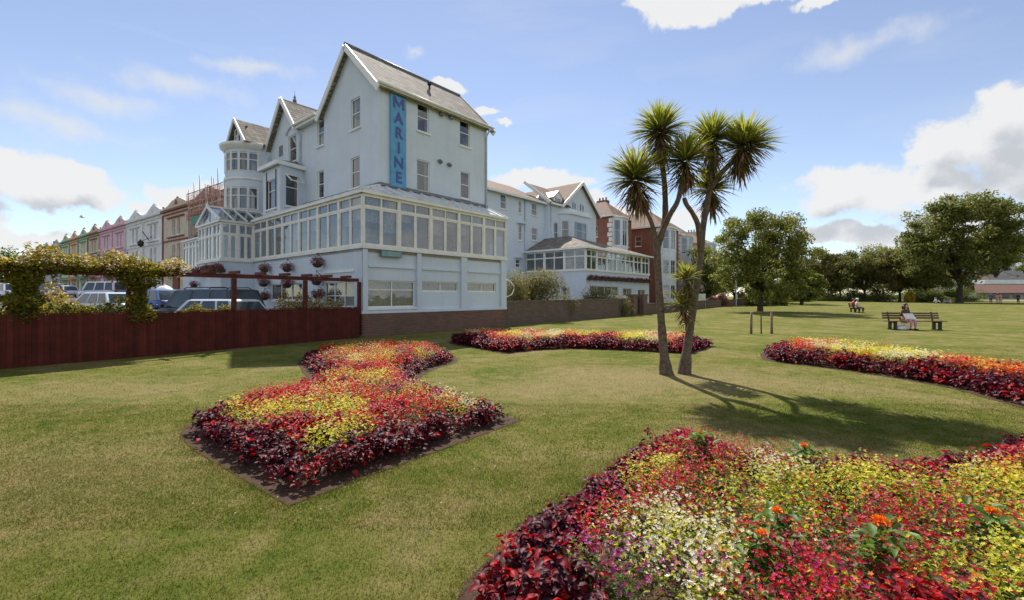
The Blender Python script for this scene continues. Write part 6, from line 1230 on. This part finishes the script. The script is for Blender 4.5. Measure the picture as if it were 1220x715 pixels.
# ================================================================ sky, sun, camera
SUN_AZ = -8.0; SUN_EL = 50.0
def world():
    w = bpy.data.worlds.new('World'); SC.world = w; w.use_nodes = True; nt = w.node_tree; ns = nt.nodes; ln = nt.links; ns.clear()
    o = nd(ns,'ShaderNodeOutputWorld'); sky = nd(ns,'ShaderNodeTexSky'); sky.sky_type = 'NISHITA'; sky.sun_disc = False; sky.sun_elevation = R(SUN_EL); sky.sun_rotation = R(SUN_AZ); sky.air_density = 1.0; sky.dust_density = .05; sky.ozone_density = 2.2
    hs = nd(ns,'ShaderNodeHueSaturation'); hs.inputs['Saturation'].default_value = .83; hs.inputs['Hue'].default_value = .506; ln.new(sky.outputs[0], hs.inputs['Color'])
    bg = nd(ns,'ShaderNodeBackground'); bg.inputs[1].default_value = SKY_STR; ln.new(hs.outputs[0], bg.inputs[0])
    tc = nd(ns,'ShaderNodeTexCoord'); sp = nd(ns,'ShaderNodeSeparateXYZ'); ln.new(tc.outputs['Generated'], sp.inputs[0])
    az = nd(ns,'ShaderNodeMath',operation='ARCTAN2'); ln.new(sp.outputs[0], az.inputs[0]); ln.new(sp.outputs[1], az.inputs[1]); el = nd(ns,'ShaderNodeMath',operation='ARCSINE'); ln.new(sp.outputs[2], el.inputs[0])
    cb = nd(ns,'ShaderNodeCombineXYZ'); ln.new(az.outputs[0], cb.inputs[0]); ln.new(el.outputs[0], cb.inputs[1])
    nz = nd(ns,'ShaderNodeTexNoise'); nz.inputs['Scale'].default_value = 7; nz.inputs['Detail'].default_value = 9; nz.inputs['Roughness'].default_value = .62; ln.new(cb.outputs[0], nz.inputs['Vector'])
    nf = nd(ns,'ShaderNodeTexNoise'); nf.inputs['Scale'].default_value = 16; nf.inputs['Detail'].default_value = 8; nf.inputs['Roughness'].default_value = .6; ln.new(cb.outputs[0], nf.inputs['Vector'])
    def math2(op, a, b=None, c=None, clamp=False):
        n = nd(ns,'ShaderNodeMath',operation=op); n.use_clamp = clamp
        for i, v in enumerate((a,b,c)):
            if v is None: continue
            if isinstance(v,(int,float)): n.inputs[i].default_value = v
            else: ln.new(v, n.inputs[i])
        return n.outputs[0]
    warp = nd(ns,'ShaderNodeVectorMath',operation='SUBTRACT'); ln.new(nz.outputs['Color'], warp.inputs[0]); warp.inputs[1].default_value = (.5,.5,.5)
    ws = nd(ns,'ShaderNodeVectorMath',operation='SCALE'); ws.inputs['Scale'].default_value = .09; ln.new(warp.outputs[0], ws.inputs[0]); wp = nd(ns,'ShaderNodeVectorMath',operation='ADD'); ln.new(cb.outputs[0], wp.inputs[0]); ln.new(ws.outputs[0], wp.inputs[1])
    # clouds: pixel centre and radii in the survey photograph turned into azimuth / elevation
    B = [(60,214,70,30),(15,200,50,26),(110,232,50,16),(95,204,40,20),(30,285,60,15),(-40,270,60,40),(215,238,42,14),(250,228,25,11),(170,244,25,10),
         (845,0,95,24),(910,-8,90,20),(780,0,34,13),(985,-2,40,10),(1000,225,55,30),(1050,232,70,32),(985,245,40,20),(1110,225,60,26),(1160,165,75,42),(1210,130,60,40),(1225,190,80,52),(1120,180,40,16),
         (1000,282,65,12),(1080,288,60,12),(1150,262,80,24),(640,212,50,12),(680,218,28,9),(700,236,20,10),(535,98,22,7),(572,132,20,7),(600,150,12,6),(810,262,26,13),(740,255,30,10),(1220,300,80,16)]
    def conv(px, py): a = math.atan((px-CX)/F); return a, math.atan((HY-py)/F*math.cos(a))
    def fieldf(vec, B=B):
        cur = None
        for px, py, rx, ry in B:
            a0, e0 = conv(px, py); a1, _ = conv(px+rx, py); _, e1 = conv(px, py-ry)
            s = nd(ns,'ShaderNodeVectorMath',operation='SUBTRACT'); ln.new(vec, s.inputs[0]); s.inputs[1].default_value = (a0,e0,0); mu = nd(ns,'ShaderNodeVectorMath',operation='MULTIPLY'); ln.new(s.outputs[0], mu.inputs[0]); mu.inputs[1].default_value = (1/abs(a1-a0)/1.1, 1/abs(e1-e0)/1.1, 0)
            l = nd(ns,'ShaderNodeVectorMath',operation='LENGTH'); ln.new(mu.outputs[0], l.inputs[0]); v = math2('SUBTRACT', 1.0, l.outputs['Value'])
            cur = v if cur is None else math2('SMOOTH_MAX', cur, v, .25)
        return cur
    f1 = fieldf(wp.outputs[0]); off = nd(ns,'ShaderNodeVectorMath',operation='ADD'); ln.new(wp.outputs[0], off.inputs[0]); off.inputs[1].default_value = (0,.055,0); f2 = fieldf(off.outputs[0])
    # loose cloud over the rest of the sky, outside the sector the photograph shows
    mpb = nd(ns,'ShaderNodeMapping'); mpb.inputs['Scale'].default_value = (1,2.2,1); ln.new(cb.outputs[0], mpb.inputs[0]); nb = nd(ns,'ShaderNodeTexNoise'); nb.inputs['Scale'].default_value = 2.2; nb.inputs['Detail'].default_value = 8; ln.new(mpb.outputs[0], nb.inputs['Vector'])
    aab = math2('ABSOLUTE', az.outputs[0]); out = math2('MULTIPLY', math2('SUBTRACT', aab, 1.0, clamp=True), 3.0, clamp=True)
    gen = math2('MULTIPLY', math2('SUBTRACT', nb.outputs[0], .48), 3.5); gen = math2('SUBTRACT', gen, math2('MULTIPLY', math2('SUBTRACT', 1.0, out), 6.0)); f = math2('MAXIMUM', f1, gen)
    nn = math2('MULTIPLY', math2('SUBTRACT', nf.outputs[0], .5), 1.7); dens = math2('ADD', f, nn)
    mask = nd(ns,'ShaderNodeMapRange'); mask.interpolation_type = 'SMOOTHSTEP'; ln.new(dens, mask.inputs[0]); mask.inputs[1].default_value = -.06; mask.inputs[2].default_value = .30
    # cirrus veil
    mpc = nd(ns,'ShaderNodeMapping'); mpc.inputs['Scale'].default_value = (1.6,7,1); mpc.inputs['Rotation'].default_value = (0,0,R(12)); ln.new(cb.outputs[0], mpc.inputs[0]); nc = nd(ns,'ShaderNodeTexNoise'); nc.inputs['Scale'].default_value = 1.5; nc.inputs['Detail'].default_value = 7; nc.inputs['Distortion'].default_value = .4; ln.new(mpc.outputs[0], nc.inputs['Vector'])
    cm = nd(ns,'ShaderNodeMapRange'); ln.new(nc.outputs[0], cm.inputs[0]); cm.inputs[1].default_value = .50; cm.inputs[2].default_value = .80; cm.inputs[3].default_value = 0; cm.inputs[4].default_value = .30
    wv = fieldf(wp.outputs[0], [(20,135,90,26),(120,112,90,22),(210,98,90,20),(300,82,70,12),(90,150,110,14),(495,62,16,8),(1010,60,120,20)]); wm = nd(ns,'ShaderNodeMapRange'); wm.interpolation_type = 'SMOOTHSTEP'; ln.new(math2('ADD', wv, nn), wm.inputs[0]); wm.inputs[1].default_value = -.1; wm.inputs[2].default_value = 1.2; wm.inputs[4].default_value = .75
    # cloud brightness: grey below and in the thick middle, bright at tops and edges
    g1 = nd(ns,'ShaderNodeMapRange'); g1.interpolation_type = 'SMOOTHSTEP'; ln.new(math2('ADD', f2, math2('MULTIPLY', nn, .8)), g1.inputs[0]); g1.inputs[1].default_value = .12; g1.inputs[2].default_value = .85
    r = ramp(ns, [(0,(1.0,1.0,1.0)),(.45,(.86,.875,.90)),(1,(.66,.69,.74))]); ln.new(g1.outputs[0], r.inputs[0])
    cg = nd(ns,'ShaderNodeBackground'); cg.inputs[1].default_value = CLOUD_STR; ln.new(r.outputs[0], cg.inputs[0]); cv = nd(ns,'ShaderNodeBackground'); cv.inputs[0].default_value = (.93,.96,1,1); cv.inputs[1].default_value = CLOUD_STR*.95
    m1 = nd(ns,'ShaderNodeMixShader'); ln.new(math2('MAXIMUM', cm.outputs[0], wm.outputs[0]), m1.inputs[0]); ln.new(bg.outputs[0], m1.inputs[1]); ln.new(cv.outputs[0], m1.inputs[2])
    m2 = nd(ns,'ShaderNodeMixShader'); ln.new(math2('MULTIPLY', mask.outputs[0], .97), m2.inputs[0]); ln.new(m1.outputs[0], m2.inputs[1]); ln.new(cg.outputs[0], m2.inputs[2]); ln.new(m2.outputs[0], o.inputs[0])
    s = bpy.data.lights.new('sun', 'SUN'); s.energy = SUN_STR; s.angle = R(.53); s.color = (1,.95,.87); so = bpy.data.objects.new('sun', s); COL.objects.link(so)
    d = -Vector((math.sin(R(SUN_AZ))*math.cos(R(SUN_EL)), math.cos(R(SUN_AZ))*math.cos(R(SUN_EL)), math.sin(R(SUN_EL)))); so.rotation_euler = d.to_track_quat('-Z','Y').to_euler()
SKY_STR = .094; CLOUD_STR = .555; SUN_STR = 4.4
def camera():
    c = bpy.data.cameras.new('camera'); c.sensor_width = 36; c.lens = F/1220*36; c.clip_start = .05; c.clip_end = 9000; c.shift_y = -(357.5-HY)/1220
    o = bpy.data.objects.new('camera', c); COL.objects.link(o); o.location = (0,0,EYE); o.rotation_euler = (PI/2,0,0); SC.camera = o
    v = SC.view_settings; v.view_transform = 'Standard'; v.look = 'None'; v.gamma = 1; v.exposure = EXPO; v.use_curve_mapping = False
    SC.cycles.max_bounces = 8; SC.cycles.transparent_max_bounces = 12; SC.cycles.use_denoising = True
EXPO = .66
grass_mats(); ground(); hotel(); annexe(); terrace(); brick_row()
beds(); BEDS = [smoothpoly(p, 2) for p in (POLY_A, POLY_B, POLY_C, POLY_D)]; blades()
posts = fence(); garden_walls(); climbers(posts); palms(); trees(); park_things(); baskets(); cars(); hills(); world(); camera()
